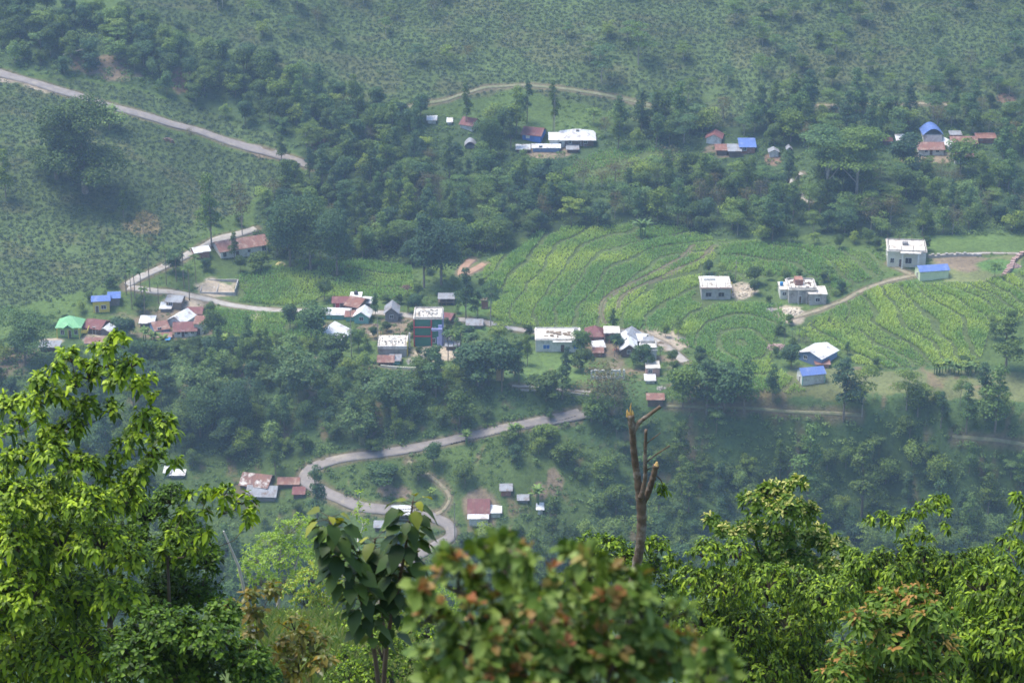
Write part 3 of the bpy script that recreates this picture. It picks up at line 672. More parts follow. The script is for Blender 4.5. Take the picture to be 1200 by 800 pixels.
def roof_parts(kind, w, d, h, rh, ov, th=.09):
    b = MB(); W, D = w / 2 + ov, d / 2 + ov
    if kind == 'gable':      # ridge along x
        e = rh * ov / (d / 2)
        for s in (-1, 1): b.slab([(-W, s * D, h - e), (W, s * D, h - e), (W, 0, h + rh), (-W, 0, h + rh)][::s], th)
    elif kind == 'gablef':   # ridge along y, triangle to the front
        e = rh * ov / (w / 2)
        for s in (-1, 1): b.slab([(s * W, D, h - e), (s * W, -D, h - e), (0, -D, h + rh), (0, D, h + rh)][::s], th)
    elif kind == 'hip':
        r = max(W - D, .15); e = rh * ov / (d / 2); Zr = h + rh; Ze = h - e
        for q in ([(-W, -D, Ze), (W, -D, Ze), (r, 0, Zr), (-r, 0, Zr)], [(W, D, Ze), (-W, D, Ze), (-r, 0, Zr), (r, 0, Zr)], [(W, -D, Ze), (W, D, Ze), (r, 0, Zr)], [(-W, D, Ze), (-W, -D, Ze), (-r, 0, Zr)]): b.slab(q, th)
    elif kind == 'shed':     # high at the back
        b.slab([(-W, -D, h - rh * .15), (W, -D, h - rh * .15), (W, D, h + rh), (-W, D, h + rh)], th)
    elif kind == 'shedl':    # falls from left to right
        b.slab([(-W, -D, h + rh), (W, -D, h - rh * .1), (W, D, h - rh * .1), (-W, D, h + rh)], th)
    elif kind == 'flat': b.box(-W, W, -D, D, h + .003, h + .28)
    elif kind == 'vault':
        n = 10; P = [(-W + 2 * W * i / n, h + rh * math.sin(math.pi * i / n)) for i in range(n + 1)]
        for i in range(n): b.slab([(P[i][0], -D, P[i][1]), (P[i + 1][0], -D, P[i + 1][1]), (P[i + 1][0], D, P[i + 1][1]), (P[i][0], D, P[i][1])], th)
    return b
def wall_parts(kind, w, d, h, rh):
    b = MB(); W, D = w / 2, d / 2; zb = -1.6
    if kind == 'gable':
        b.box(-W, W, -D, D, zb, h - .1); b.add([(-W, -D, h - .1), (-W, D, h - .1), (-W, 0, h + rh - .12), (W, -D, h - .1), (W, D, h - .1), (W, 0, h + rh - .12)], [(0, 2, 1), (3, 4, 5), (0, 3, 5, 2), (1, 2, 5, 4), (0, 1, 4, 3)])
    elif kind == 'gablef':
        b.box(-W, W, -D, D, zb, h - .1); b.add([(-W, -D, h - .1), (W, -D, h - .1), (0, -D, h + rh - .12), (-W, D, h - .1), (W, D, h - .1), (0, D, h + rh - .12)], [(0, 1, 2), (3, 5, 4), (0, 2, 5, 3), (1, 4, 5, 2), (0, 3, 4, 1)])
    elif kind == 'shed': b.add([(-W, -D, zb), (W, -D, zb), (W, D, zb), (-W, D, zb), (-W, -D, h - .16), (W, -D, h - .16), (W, D, h + rh - .25), (-W, D, h + rh - .25)], [(0, 3, 2, 1), (4, 5, 6, 7), (0, 1, 5, 4), (1, 2, 6, 5), (2, 3, 7, 6), (3, 0, 4, 7)])
    elif kind == 'shedl': b.add([(-W, -D, zb), (W, -D, zb), (W, D, zb), (-W, D, zb), (-W, -D, h + rh - .25), (W, -D, h - .25), (W, D, h - .25), (-W, D, h + rh - .25)], [(0, 3, 2, 1), (4, 5, 6, 7), (0, 1, 5, 4), (1, 2, 6, 5), (2, 3, 7, 6), (3, 0, 4, 7)])
    else: b.box(-W, W, -D, D, zb, h - (.1 if kind == 'hip' else 0))
    return b
def opening(root, w, d, face, u, z, ww, hh, frame=WPAINT, pane=GLASS, door=False):
    """a framed window or door; u runs along the face from its centre"""
    if face == 'f': T = lambda a, o, c: (a, -d / 2 - o, c)
    elif face == 'l': T = lambda a, o, c: (-w / 2 - o, a, c)
    else: T = lambda a, o, c: (w / 2 + o, a, c)
    def bx(b, a0, a1, o0, o1, z0, z1):
        p, q = T(a0, o0, z0), T(a1, o1, z1); b.box(min(p[0], q[0]), max(p[0], q[0]), min(p[1], q[1]), max(p[1], q[1]), z0, z1)
    b = MB(); t = .09; a0, a1 = u - ww / 2, u + ww / 2
    bx(b, a0 - t, a0, .004, .09, z - t, z + hh + t); bx(b, a1, a1 + t, .004, .09, z - t, z + hh + t); bx(b, a0, a1, .004, .09, z + hh, z + hh + t)
    if not door: bx(b, a0, a1, .004, .11, z - t, z); bx(b, u - .03, u + .03, .035, .07, z, z + hh)
    fr = b.build('door' if door else 'window', frame, root); g = MB(); bx(g, a0, a1, .006, .03, z, z + hh); g.build('panel' if door else 'pane', pane, fr)
def posts(root, pts, z0, z1, mat=CONC, r=.12, name='column'):
    for x, y in pts: b = MB(); b.box(x - r, x + r, y - r, y + r, z0, z1); b.build(name, mat, root)
HB = []
def house(name, label, px, base, wpx, d, hpx, roof, wm, rm, yaw=0, rh=1.3, ov=.45, wins=(), doors=(), cat='house', group=None, frame=WPAINT, pane=GLASS, extra=None, lift=0, doorm=BROWN):
    P = hit(px, base)[0]; s = ppm(P); w = wpx / s; h = hpx / (s * .93); a = R(yaw)
    if ov: w -= 2 * ov * .8
    c = np.array([P[0] - math.sin(a) * 0, P[1] + d / 2 * math.cos(a)]); z = min(float(zt(c[0] + dx, c[1] + dy)) for dx in (-w / 3, w / 3) for dy in (-d / 3, d / 3)) * .4 + P[2] * .6 + lift
    root = empty(name, (c[0], c[1], z), a); tag(root, label, cat, group); KEEP.append((c[0], c[1], max(w, d) * .58 + .8))
    for k in (-1, 1): KEEP.append((c[0] + k * w * .3 * math.cos(a), c[1] + k * w * .3 * math.sin(a) - d * .5, min(w, d) * .6))
    HB.append((px - wpx / 2, px + wpx / 2, base - hpx - 6, base, P[1]))
    if wm: wall_parts(roof, w, d, h, rh).build('wall', wm, root)
    if rm: roof_parts(roof, w, d, h, rh, ov).build('roof', rm, root)
    for f, u, z0, ww, hh in wins: L = w if f == 'f' else d; opening(root, w, d, f, u * L, z0, ww, hh, frame, pane)
    for f, u, ww, hh in doors: L = w if f == 'f' else d; opening(root, w, d, f, u * L, .05, ww, hh, frame, doorm, True)
    if extra: extra(root, w, d, h)
    return root
def parapet(root, w, d, h, mat, t=.18, ph=.55, z=.28, name='parapet'):
    b = MB(); W, D = w / 2, d / 2
    b.box(-W, W, -D, -D + t, h + z + .003, h + z + ph); b.box(-W, W, D - t, D, h + z + .003, h + z + ph); b.box(-W, -W + t, -D + t, D - t, h + z + .003, h + z + ph); b.box(W - t, W, -D + t, D - t, h + z + .003, h + z + ph); b.build(name, mat, root)
def clutter_mb(b, w, d, z, n, r, s=(.2, .7)):
    for _ in range(n):
        x, y = r.uniform(-w / 2, w / 2), r.uniform(-d / 2, d / 2); a, c, e = r.uniform(*s), r.uniform(*s), r.uniform(.08, .3); b.box(x - a / 2, x + a / 2, y - c / 2, y + c / 2, z + .003 * _, z + e + .003 * _)
    return b
def rebar(root, pts, z, hh, r0=.05, name='reinforcing_rod'):
    for x, y in pts: b = MB(); b.tube([(x, y, z), (x + .03, y, z + hh)], r0, 4); b.build(name, BROWN, root)
W2 = [('f', -.25, 1.0, 1.0, 1.0), ('f', .25, 1.0, 1.0, 1.0)]; W1 = [('f', -.2, 1.0, 1.0, 1.0)]; D1 = [('f', .15, .9, 2.0)]
def grid(w, d, nx, ny, m=.25): return [(-w / 2 + m + (w - 2 * m) * i / (nx - 1), -d / 2 + m + (d - 2 * m) * j / (ny - 1)) for i in range(nx) for j in range(ny) if i in (0, nx - 1) or j in (0, ny - 1)]

# --- the west end of the village
def ex(root, w, d, h):
    b = roof_parts('gablef', 2.6, 1.6, 0, .9, .25); o = b.build('porch_roof', R_GREEN, root); o.location = (0, -d / 2 - .1, h - .2)
    posts(root, [(-w / 2 + .1, -d / 2 - .9), (w / 2 - .1, -d / 2 - .9), (0, -d / 2 - .9)], -1, h - .5, YELL, .1)
    b = MB(); b.box(w / 2 + .2, w / 2 + 2, -d / 2, -d / 2 + .1, 1.2, 2.1); b.box(w / 2 + 1.9, w / 2 + 2, -d / 2, d / 2, 1.2, 2.1); b.build('balcony_rail', YELL, root)
house('green_house', 'bright green hipped-roof house with lime green walls at the left end of the village', 81, 395, 30, 6.0, 13, 'hip', LIME, R_GREEN, rh=2.0, ov=.5, wins=[('f', -.28, .9, .9, 1.2), ('f', .32, .9, .9, 1.2)], doors=[('f', .03, .9, 2)], extra=ex)
house('yellow_house', 'bright yellow walled house with a blue sheet roof', 118, 366, 22, 3.6, 14, 'gable', YELL, R_BLUE, rh=.8, wins=[('f', .15, 1, 1.3, 1.1)], doors=[('f', -.25, .8, 1.9)], yaw=8)
house('shed', 'dark blue-roofed lean-to joined behind the yellow house', 133, 358, 15, 3.5, 9, 'shed', GREY, R_BLUE, rh=.4, yaw=8)
house('cottage', 'maroon-roofed cottage just right of the green house', 112, 391, 24, 6.5, 7, 'gable', BROWN, R_MAROON, rh=1.2, yaw=-18, doors=D1)
house('hut', 'little white-roofed hut against the maroon cottage by the green house', 124, 392, 15, 3.6, 5, 'gablef', GREY, R_WHITE, rh=.8, yaw=-14)
house('hut', 'low open hut below the green house with a white bench slab', 58, 412, 24, 3.5, 6, 'shed', BROWN, R_GREY, rh=.3)
house('cottage', 'small low cottage with a rusty pink roof under the big leafy tree tip', 112, 406, 26, 4, 5, 'gable', WHITE, R_RUST, rh=.8)
house('shed', 'flat white-roofed shed at the left of the rust-roofed cluster', 172, 383, 18, 4, 5, 'shed', GREY, R_WHITE, rh=.5)
house('cottage', 'rust-red gabled cottage left of the white-gabled house', 185, 391, 19, 6, 6, 'gable', DBLUE, R_RUST, rh=1.3, yaw=25, wins=W1)
house('hut', 'low red-roofed hut in front of the rust-red cottage', 190, 398, 22, 3.2, 4, 'gable', BRICK, R_RUST, rh=.6, yaw=5)
house('house', 'white-gabled house with a bright zinc roof in the west cluster', 211, 384, 24, 6.5, 8, 'gablef', WHITE, R_WHITE, rh=1.5, yaw=-24, wins=[('f', .0, 1.0, 1, 1)])
house('house', 'brown-roofed house with white walls in front of the zinc-roofed gable', 216, 395, 28, 5.5, 8, 'gable', WHITE, R_MAROON, rh=1.5, yaw=6, wins=[('f', -.3, .9, .8, .9), ('f', .05, .9, .8, .9), ('f', .35, .9, .8, .9)], doors=[('f', -.1, .8, 1.9)])
house('cottage', 'plain maroon-roofed cottage at the back right of the west cluster', 228, 372, 19, 5, 5, 'gable', BROWN, R_MAROON, rh=.9, yaw=0)
house('annex', 'beige walled annex with a torn light roof at the right edge of the west cluster', 233, 392, 12, 5.5, 13, 'shed', CREAM, R_RUST, rh=.3, ov=.2, doors=[('f', 0, .9, 1.9)])
house('shack', 'timber shack with a pale sheet roof standing over the west cluster', 205, 362, 20, 5, 9, 'gable', WOOD, R_GREY, rh=.8, yaw=-8, wins=W1)
house('shed', 'small white-roofed shed left of the timber shack', 194, 365, 14, 3.5, 4, 'shed', GREY, R_WHITE, rh=.4)
house('shelter', 'small blue tarpaulin shelter below the rust-roofed cluster', 195, 401, 9, 2.2, 3, 'gable', None, TARP, rh=.3, ov=.1, cat='shelter', extra=lambda r_, w, d, h: posts(r_, [(-w / 2, -d / 2), (w / 2, -d / 2), (-w / 2, d / 2), (w / 2, d / 2)], -.6, h, WOOD, .06, 'post'))
# long building along the lane
house('long_building', 'long white building with a torn rust roof beside the lane on the upper left', 280, 300, 62, 7.5, 11, 'gable', WHITE, R_RUST, rh=1.7, yaw=27, ov=.6, wins=[('f', -.42, .9, 1.0, 1.5), ('f', .42, .9, 1.2, 1.6), ('f', .1, 1.1, .9, .9)], doors=[('f', -.15, 1, 2.1)], pane=DARK, cat='building')
house('shed', 'small white-roofed brick shed at the lane end of the long building', 234, 302, 20, 4.2, 8, 'gable', BRICK, R_WHITE, rh=.8, yaw=24)
def ruin(root, w, d, h):
    b = MB(); W, D = w / 2, d / 2
    b.box(-W, W, D - .25, D, -1, h); b.box(W - .25, W, -D, D - .25, -1, h); b.box(-W, -W + .25, -D, D - .25, -1, h * .6); b.box(-W + .25, W - .25, -D, -D + .25, -1, h * .45); b.box(-W * .1, -W * .1 + .2, -D + .25, D - .25, -1, h * .5); b.build('wall', CONC, root)
    b = MB(); b.box(-W * .6, -W * .25, -.2, 1.6, -.5, .7); b.build('tank', WHITE, root)
    rebar(root, [(-W + .1, -D + .1), (W - .1, -D + .1), (W - .1, D - .1), (0, D - .1)], 0, h + 1.3)
house('foundation', 'roofless grey concrete foundation walls with a pale tank beside the road bend', 255, 345, 42, 8.5, 6, 'none', None, None, ov=0, cat='ruin', extra=ruin)

# --- the middle of the village
def tank(root, w, d, h): b = MB(); b.tube([(0, 0, h + .28), (0, 0, h + 1.1), (0, 0, h + 1.35)], [.6, .6, .35], 12); b.build('water_tank', BLACK, root)
house('shed', 'maroon-roofed shed with a red door at the road in the middle cluster', 401, 362, 24, 4.8, 8, 'gable', BROWN, R_MAROON, rh=.8, doors=[('f', -.25, 1.2, 1.8)], doorm=RED)
house('block_house', 'small flat white house carrying a black water tank', 417, 357, 14, 4, 8, 'flat', WHITE, WHITE, ov=.15, extra=tank, wins=W1)
house('cottage', 'rust-roofed cottage directly behind the turquoise gable', 419, 366, 20, 7, 8, 'gable', BROWN, R_RUST, rh=1.4, yaw=-28)
house('turquoise_house', 'turquoise and white gabled cottage facing the valley', 425, 379, 20, 5, 9, 'gablef', TURQ, R_WHITE, rh=1.3, yaw=-8, wins=[('f', .0, .9, 1.1, 1.0)], ov=.5)
house('long_shed', 'long low shed with a dirty white sheet roof and turquoise wall', 394, 374, 34, 5, 6, 'gable', TURQ, R_WHITE, rh=.7, yaw=-4)
house('shed', 'short rust-roofed shed at the right end of the long low shed', 411, 376, 14, 4.5, 6, 'gable', TURQ, R_RUST, rh=.7)
house('shed', 'white-roofed shed left of the big dark garden tree in the middle cluster', 431, 360, 13, 4.5, 6, 'gable', BROWN, R_WHITE, rh=.7, yaw=-10)
house('grey_hut', 'grey plank hut with a grey gable between cluster and green building', 459, 377, 18, 5.5, 11, 'gablef', GREY, R_GREY, rh=1.5, wins=[('f', 0, 1.1, .9, .9)])
house('shed', 'white-fronted shed with dark slanted panels half hidden by garden trees', 395, 402, 25, 7.5, 6, 'shedl', TURQ, R_WHITE, rh=1.8, yaw=-24, ov=.3)
def gb_(root, w, d, h):
    W, D = w / 2, d / 2
    posts(root, [(-W - .06, -D - .18), (-W * .0 + .9, -D - .18)], -1.2, h - .003, RED, .16)
    for z in (h * .36, h * .70): b = MB(); b.box(-W - .1, .75, -D - .5, -D - .004, z, z + .22); b.build('floor_band', RED, root)
    b = MB(); b.box(W * .62, W + .05, -D - .7, -D - .004, -1.2, h * .34); b.box(W * .74, W + .05, -D - .7, -D - .004, h * .34 + .003, h * .80); b.build('side_wing', LILAC, root)
    b = MB(); b.box(W * .25, W + .2, -D - 1.2, -D - .72, h * .62, h * .70); b.build('balcony', LILAC, root)
    b = MB(); b.box(W + .006, W + .3, -D + .2, D - .2, -1.2, h - .01); b.build('side_wall', LILAC, root)
    parapet(root, w, d, h, CONC, .2, .35)
    rebar(root, grid(w, d, 3, 2), h + .3, 1.2)
    b = clutter_mb(MB(), w * .7, d * .6, h + .29, 40, np.random.default_rng(5)); b.build('roof_rubble', CONC, root)
house('green_building', 'three-storey bottle green concrete building with red bands and a flat roof', 502, 405, 34, 8.0, 31, 'flat', DKGR, SLAB, ov=.25, cat='building', extra=gb_, wins=[('f', .22, 4.4, .8, 1.0), ('f', .20, 1.0, .8, 1.2)], pane=DARK, frame=WPAINT)
def ub(root, w, d, h):
    W, D = w / 2, d / 2
    b = MB(); b.box(-W - .2, W + .2, -D - .35, -D - .004, h - .55, h + .3); b.build('fascia', WHITE, root)
    rebar(root, grid(w, d, 5, 3), h + .25, 1.5, .07, 'column_rod'); clutter_mb(MB(), w * .9, d * .8, h + .29, 26, np.random.default_rng(8)).build('roof_rubble', CONC, root)
    posts(root, [(W + .25, -D + .5)], -1, h + 1.2, YELL, .16); posts(root, [(W + .6, D - 1)], -1, h + 1.5, WHITE, .2)
house('unfinished_building', 'unfinished slab-roofed building with stub columns and a white fascia', 460, 418, 34, 7.5, 12, 'flat', CONC, SLAB, ov=.2, cat='building', extra=ub)
house('hut', 'dark-roofed hut tucked under the unfinished slab building', 452, 428, 20, 4, 5, 'gable', BROWN, R_RUST, rh=1.0)
house('hut', 'pale turquoise hut right below the white fascia', 463, 427, 14, 3.5, 5, 'shed', TURQ, R_GREY, rh=.2)
def openframe(root, w, d, h):
    posts(root, grid(w, d, 3, 2, .1), -1, h, WOOD, .09, 'post'); b = MB(); b.box(-w / 2, w / 2, -d / 2, d / 2, .8, .95); b.build('floor', WOOD, root)
house('open_shack', 'open timber frame shack with a grey rag roof beside the field track', 523, 358, 20, 4.5, 8, 'shed', None, R_GREY, rh=.1, ov=.1, cat='shack', extra=openframe)
house('shed', 'maroon-roofed shed directly right of the green concrete building', 525, 379, 14, 4.5, 6, 'gable', BROWN, R_MAROON, rh=.8, yaw=-20)
house('shed', 'dark grey roofed shed under the columnar tree on the road', 556, 385, 20, 4, 5, 'gable', GREY, R_GREY, rh=.9)
house('shelter', 'grey-roofed lean-to among the palms right of the paved yard', 530, 410, 17, 3, 5, 'shed', BROWN, R_GREY, rh=.2)
def pil(root, w, d, h): b = MB(); b.box(-w / 2 - .2, w / 2 + .2, -d / 2 - .2, d / 2 + .2, h, h + .4); b.build('cap', WOOD, root)
house('brick_kiln', 'small square clay kiln stack on the bare ground beside the terraced field', 568, 362, 8, 1.8, 9, 'none', BRICK, None, ov=0, cat='kiln', extra=pil)
house('clay_stack', 'tall ochre clay stack at the foot of the palms below the road', 586, 446, 9, 1.8, 14, 'none', rough_mat('ochre_clay', (.48, .33, .17), (.38, .26, .14), 1, .9), None, ov=0, cat='stack', extra=pil)

# --- east of the lawn
def wb(root, w, d, h):
    parapet(root, w, d, h, WHITE, .2, .3); b = clutter_mb(MB(), w * .6, d * .5, h + .29, 26, np.random.default_rng(9), (.3, 1.1)); b.build('roof_rubble', WOOD, root)
    b = MB(); b.box(w * .36, w * .45, -.5, 1.6, h + .3, h + 1.5); b.build('roof_hatch', GREY, root)
    b = MB(); b.box(-w * .12, w * .30, -d / 2 - 1.0, -d / 2 - .004, h - .15, h + .05); b.build('awning', WHITE, root)
house('white_building', 'long white flat-roofed concrete building with a blue window above the lawn', 654, 412, 54, 8.5, 13, 'flat', WHITE, SLAB, ov=.2, cat='building', extra=wb, wins=[('f', -.26, .9, 1.7, 1.2), ('f', .40, .9, 1.3, 1.3)], pane=BGLASS, doors=[('f', .1, 1, 2.1)])
house('cottage', 'maroon hip-roofed cottage right of the long white building', 697, 400, 22, 6, 7, 'hip', BRICK, R_MAROON, rh=1.8)
house('brick_shell_house', 'open red brick frame house between the maroon hip roof and grey gable', 717, 402, 19, 5, 11, 'flat', None, SLAB, ov=.1, cat='house', extra=lambda r_, w, d, h: (posts(r_, grid(w, d, 4, 3, .15), -1, h, BRICK, .18), MB().box(-w / 2 + .2, w / 2 - .2, d / 2 - .3, d / 2 - .1, -1, h * .6).build('wall', BRICK, r_)))
house('house', 'blue-grey gabled house at the edge of the terraced field', 738, 405, 22, 6, 8, 'gablef', GREY, R_GREY, rh=1.4, yaw=-14, wins=W1)
house('shed', 'zinc-roofed shed right of the blue-grey gable', 751, 404, 15, 5, 6, 'gable', GREY, R_WHITE, rh=.8, yaw=-20)
house('shed', 'black-roofed open shed at the road bend', 760, 406, 12, 4, 6, 'gable', BLACK, R_GREY, rh=.6)
house('hut', 'small white-roofed hut below the maroon hip roof', 700, 412, 15, 4.5, 6, 'gable', WHITE, R_WHITE, rh=.9, yaw=14)
house('hut', 'rust-red hut at the lower left of the east cluster', 701, 418, 13, 3.5, 6, 'gable', BRICK, R_RUST, rh=.6)
house('house', 'zinc-roofed house with a dark gable front in the centre of the east cluster', 737, 418, 21, 6.5, 9, 'gablef', BROWN, R_WHITE, rh=1.4, wins=[('f', 0, 1, .9, .9)])
house('annex', 'upper white annex behind the dark-fronted zinc house', 734, 409, 20, 5, 9, 'gablef', WHITE, R_WHITE, rh=1.2)
house('white_house', 'white two-window house with a pitched zinc porch at the road side', 760, 424, 20, 5, 13, 'flat', WHITE, WHITE, ov=.2, wins=[('f', -.28, .9, .9, 1.4), ('f', .22, .9, .9, 1.4)], extra=lambda r_, w, d, h: parapet(r_, w, d, h, CONC, .2, .7))
house('salmon_house', 'salmon coloured flat house under the white two-window house', 765, 441, 17, 5, 9, 'flat', PINK, SLAB, ov=.15, wins=W1)
house('shed', 'white sheet shed at the foot of the salmon house', 762, 449, 13, 3, 4, 'shed', WHITE, R_WHITE, rh=.3)
def rw(root, w, d, h):
    b = MB(); n = 9
    for i in range(n): x = -w / 2 + w * i / (n - 1); b.box(x - .22, x + .22, -.18, .18, -1, h * (1 if i % 3 else .85))
    b.box(-w / 2, w / 2, -.14, .14, -1, h * .28); b.box(-w / 2, -w * .1, -.15, .15, h * .78, h * .98); b.box(w * .1, w * .35, -.15, .15, h * .78, h * .96); b.build('wall', WHITE, root)
house('ruined_wall', 'pale ruined wall with empty window gaps behind the brownish tree', 712, 444, 38, .4, 11, 'none', None, None, ov=0, cat='ruin', extra=rw)
house('hut', 'rust-roofed dark hut by the bank edge behind the broken trunk', 768, 476, 21, 4, 8, 'gable', BROWN, R_RUST, rh=.7)

# --- eastern farms
def e1(root, w, d, h):
    b = MB(); b.box(-w / 2 - .35, w / 2 + .35, -d / 2 - .38, -d / 2 - .26, h - .12, h + .36); b.build('fascia', PINK, root); rebar(root, grid(w, d, 7, 3), h + .28, 1.4, .06)
    b = MB(); b.box(-w * .38, -w * .0, d * .12, d * .36, h + .29, h + .9); b.build('stair_head', WHITE, root); posts(root, [(w / 2 + .5, -d * .1)], -1, h + .5, YELL, .14)
house('flat_roofed_house', 'square house with a pale flat roof and pink roof edge in the maize', 839, 351, 36, 9.0, 13, 'flat', CONC, SLAB, ov=.3, wins=[('f', -.26, .9, 1.6, 1.2), ('f', .18, .9, 1.6, 1.2)], pane=DARK, frame=CONC, extra=e1)
def e2(root, w, d, h):
    b = MB(); b.box(-w * .25, w * .05, -1, 2, h + .3, h + 2.0); b.build('water_tower', BRICK, root); parapet(root, w, d, h, CONC, .2, .4)
    posts(root, grid(w * .9, d * .9, 4, 2), h + .3, h + 1.0, CONC, .12)
    posts(root, [(w / 2 + .2, -d / 2 - .8), (w * .15, -d / 2 - .8), (-w * .15, -d / 2 - .8)], -1, h - .3, CONC, .15); clutter_mb(MB(), w * .8, d * .7, h + .29, 24, np.random.default_rng(12)).build('roof_rubble', BROWN, root)
house('unfinished_house', 'unfinished grey concrete house with a brick tank tower on its roof', 940, 355, 34, 8, 15, 'flat', CONC, SLAB, ov=.35, wins=[('f', .30, 1, 1.1, 1.1)], pane=DARK, doors=[('f', -.1, 1, 2)], extra=e2)
house('annex', 'lower grey annex at the right of the unfinished concrete house', 958, 357, 22, 6, 12, 'flat', CONC, SLAB, ov=.3, wins=[('f', .0, 1, 1.2, 1.1)], pane=DARK)
house('annex', 'white-washed wing at the left of the unfinished concrete house', 922, 350, 17, 6, 10, 'flat', WHITE, SLAB, ov=.2, wins=W1, extra=lambda r_, w, d, h: MB().tube([(-w / 2 + .6, 0, h + .28), (-w / 2 + .6, 0, h + 1.3)], .5, 10).build('water_tank', TARP, r_))
def e5(root, w, d, h):
    parapet(root, w, d, h, CONC, .2, .35); rebar(root, grid(w, d, 4, 3), h + .3, 1.6, .07); b = MB(); b.box(-w * .1, w * .05, 0, 1.6, h + .3, h + 1.1); b.build('roof_hatch', GREY, root)
    posts(root, [(-w * .12, -d / 2 - 1.2), (w * .30, -d / 2 - 1.2)], -1, h - .1, WHITE, .2); b = MB(); b.box(-w * .18, w * .36, -d / 2 - 1.5, -d / 2 - .004, h - .09, h + .2); b.build('porch_roof', SLAB, root)
house('concrete_house', 'big concrete house with an uneven flat roof and porch in the upper right fields', 1064, 313, 46, 10, 17, 'flat', CREAM, SLAB, yaw=-6, ov=.3, wins=[('f', .05, 1.1, 1.8, 1.7), ('f', -.38, 1.1, 1.0, 1.5), ('l', .2, 1.1, .8, 1.5), ('l', -.25, 1.1, .8, 1.5)], pane=DARK, doors=[('f', -.15, 1.0, 2.3)], extra=e5)
house('pale_green_hut', 'long pale green hut with a blue roof below the big concrete house', 1093, 328, 37, 4.5, 11, 'gable', PALEG, R_BLUE, rh=1.0, yaw=10, ov=.3, doors=[('l', .0, .8, 1.8)])
house('blue_house', 'house with a broad zinc roof and grey-blue walls beside the mango tree', 960, 426, 34, 8, 10, 'gablef', DBLUE, R_WHITE, rh=1.2, yaw=-40, ov=.4, wins=W1)
house('annex', 'red-roofed annex squeezed between the zinc and blue roofs', 964, 431, 18, 3, 5, 'shed', BRICK, R_RUST, rh=.3)
house('white_hut', 'small white house with a blue roof and pale green corner trim', 951, 450, 30, 4.2, 12, 'gable', WHITE, R_BLUE, rh=1.2, yaw=14, ov=.3, doors=[('l', .0, .8, 1.7)], extra=lambda r_, w, d, h: posts(r_, [(-w / 2, -d / 2), (w / 2, -d / 2)], -1, h - .15, TURQ, .1, 'corner_trim'))

# --- upper hamlets
house('white_roofed_house', 'large square house with a bright white hipped roof high on the slope', 677, 172, 42, 9, 9, 'hip', BROWN, R_WHITE, rh=1.9, ov=.9, wins=W2, doors=D1, extra=lambda r_, w, d, h: MB().box(-.5, .5, -1.4, -.4, h + .8, h + 1.9).build('roof_vent', GREY, r_))
house('blue_walled_house', 'small bright blue house with a maroon gabled roof in the upper hamlet', 626, 166, 25, 6, 8, 'gable', BLUE, R_MAROON, rh=1.6, yaw=-18, wins=[('f', -.2, 1, 1.1, 1), ('l', 0, 1, 1, 1)], ov=.5, pane=WPAINT)
house('shed', 'long low white-roofed shed below the blue-walled house', 640, 178, 34, 4, 5, 'gable', DBLUE, R_WHITE, rh=.6, wins=W1)
house('house', 'white flat house between blue-walled house and white hipped roof', 653, 173, 20, 5, 9, 'shed', WHITE, R_WHITE, rh=.8, wins=[('f', .2, 1, .9, .9)])
house('hut', 'white-roofed hut at the lower left of the upper hamlet', 613, 179, 17, 4, 4, 'shed', BROWN, R_WHITE, rh=.3)
house('hut', 'little lean-to with a pale roof right under the white hipped roof', 671, 179, 15, 3, 4, 'shed', BROWN, R_GREY, rh=.5)
house('maroon_cottage', 'maroon-roofed white cottage alone left of the upper hamlet', 551, 152, 19, 5, 6, 'gable', WHITE, R_MAROON, rh=1.7, yaw=-30)
house('shed', 'tiny white-roofed shed in the trees at the upper left of the maroon cottage', 506, 145, 12, 3.5, 4, 'shed', WHITE, R_WHITE, rh=.4)
house('shed', 'tiny pale shed between the trees left of the maroon cottage', 527, 146, 7, 3, 3, 'shed', WHITE, R_WHITE, rh=.4)
house('hut', 'dome-shaped grey hut beside the dense round tree', 551, 174, 13, 4, 3, 'vault', GREY, R_GREY, rh=1.4)
house('cottage', 'white cottage with a maroon roof at the left end of the middle right hamlet', 838, 169, 20, 5.5, 7, 'gablef', WHITE, R_MAROON, rh=1.2, yaw=-10)
house('cottage', 'brown-roofed low cottage under the white one in the middle right hamlet', 846, 182, 15, 4, 6, 'shed', BROWN, R_RUST, rh=.6)
house('cottage', 'grey-roofed wooden cottage in the middle right hamlet', 861, 184, 16, 4.5, 7, 'shed', BROWN, R_GREY, rh=.8)
house('blue_roofed_cottage', 'brick cottage with a blue roof at the right of the middle right hamlet', 876, 180, 20, 5, 8, 'shed', BRICK, R_BLUE, rh=1.2, wins=W1)
house('hut', 'small hut with a grey roof and reddish bank right of the blue-roofed cottage', 907, 184, 13, 3, 6, 'gablef', WHITE, R_GREY, rh=.7)
house('hut', 'lone tiny grey hut further right on the same terrace', 925, 179, 7, 2.5, 5, 'gablef', GREY, R_GREY, rh=.5)
house('tall_hut', 'narrow two-storey hut with a white roof at the left of the right hamlet', 1057, 178, 14, 4, 12, 'shed', GREY, R_WHITE, rh=1, wins=[('f', 0, 2.2, .8, .8), ('f', 0, .6, .8, .8)])
house('hut', 'dark maroon hut nearly hidden left of the narrow white-roofed hut', 1040, 170, 12, 3, 5, 'gable', BROWN, R_MAROON, rh=.6)
house('dome_roofed_hall', 'hall with a rounded blue roof in the right hamlet', 1093, 168, 24, 7, 9, 'vault', WHITE, R_BLUE, rh=2.2, cat='hall')
house('house', 'rust-roofed white house in front of the rounded blue roof', 1091, 182, 32, 6, 7, 'gable', WHITE, R_RUST, rh=1.4, wins=[('f', -.2, .9, .9, .9), ('f', .25, .9, .9, .9)], doors=[('f', .0, .9, 1.9)])
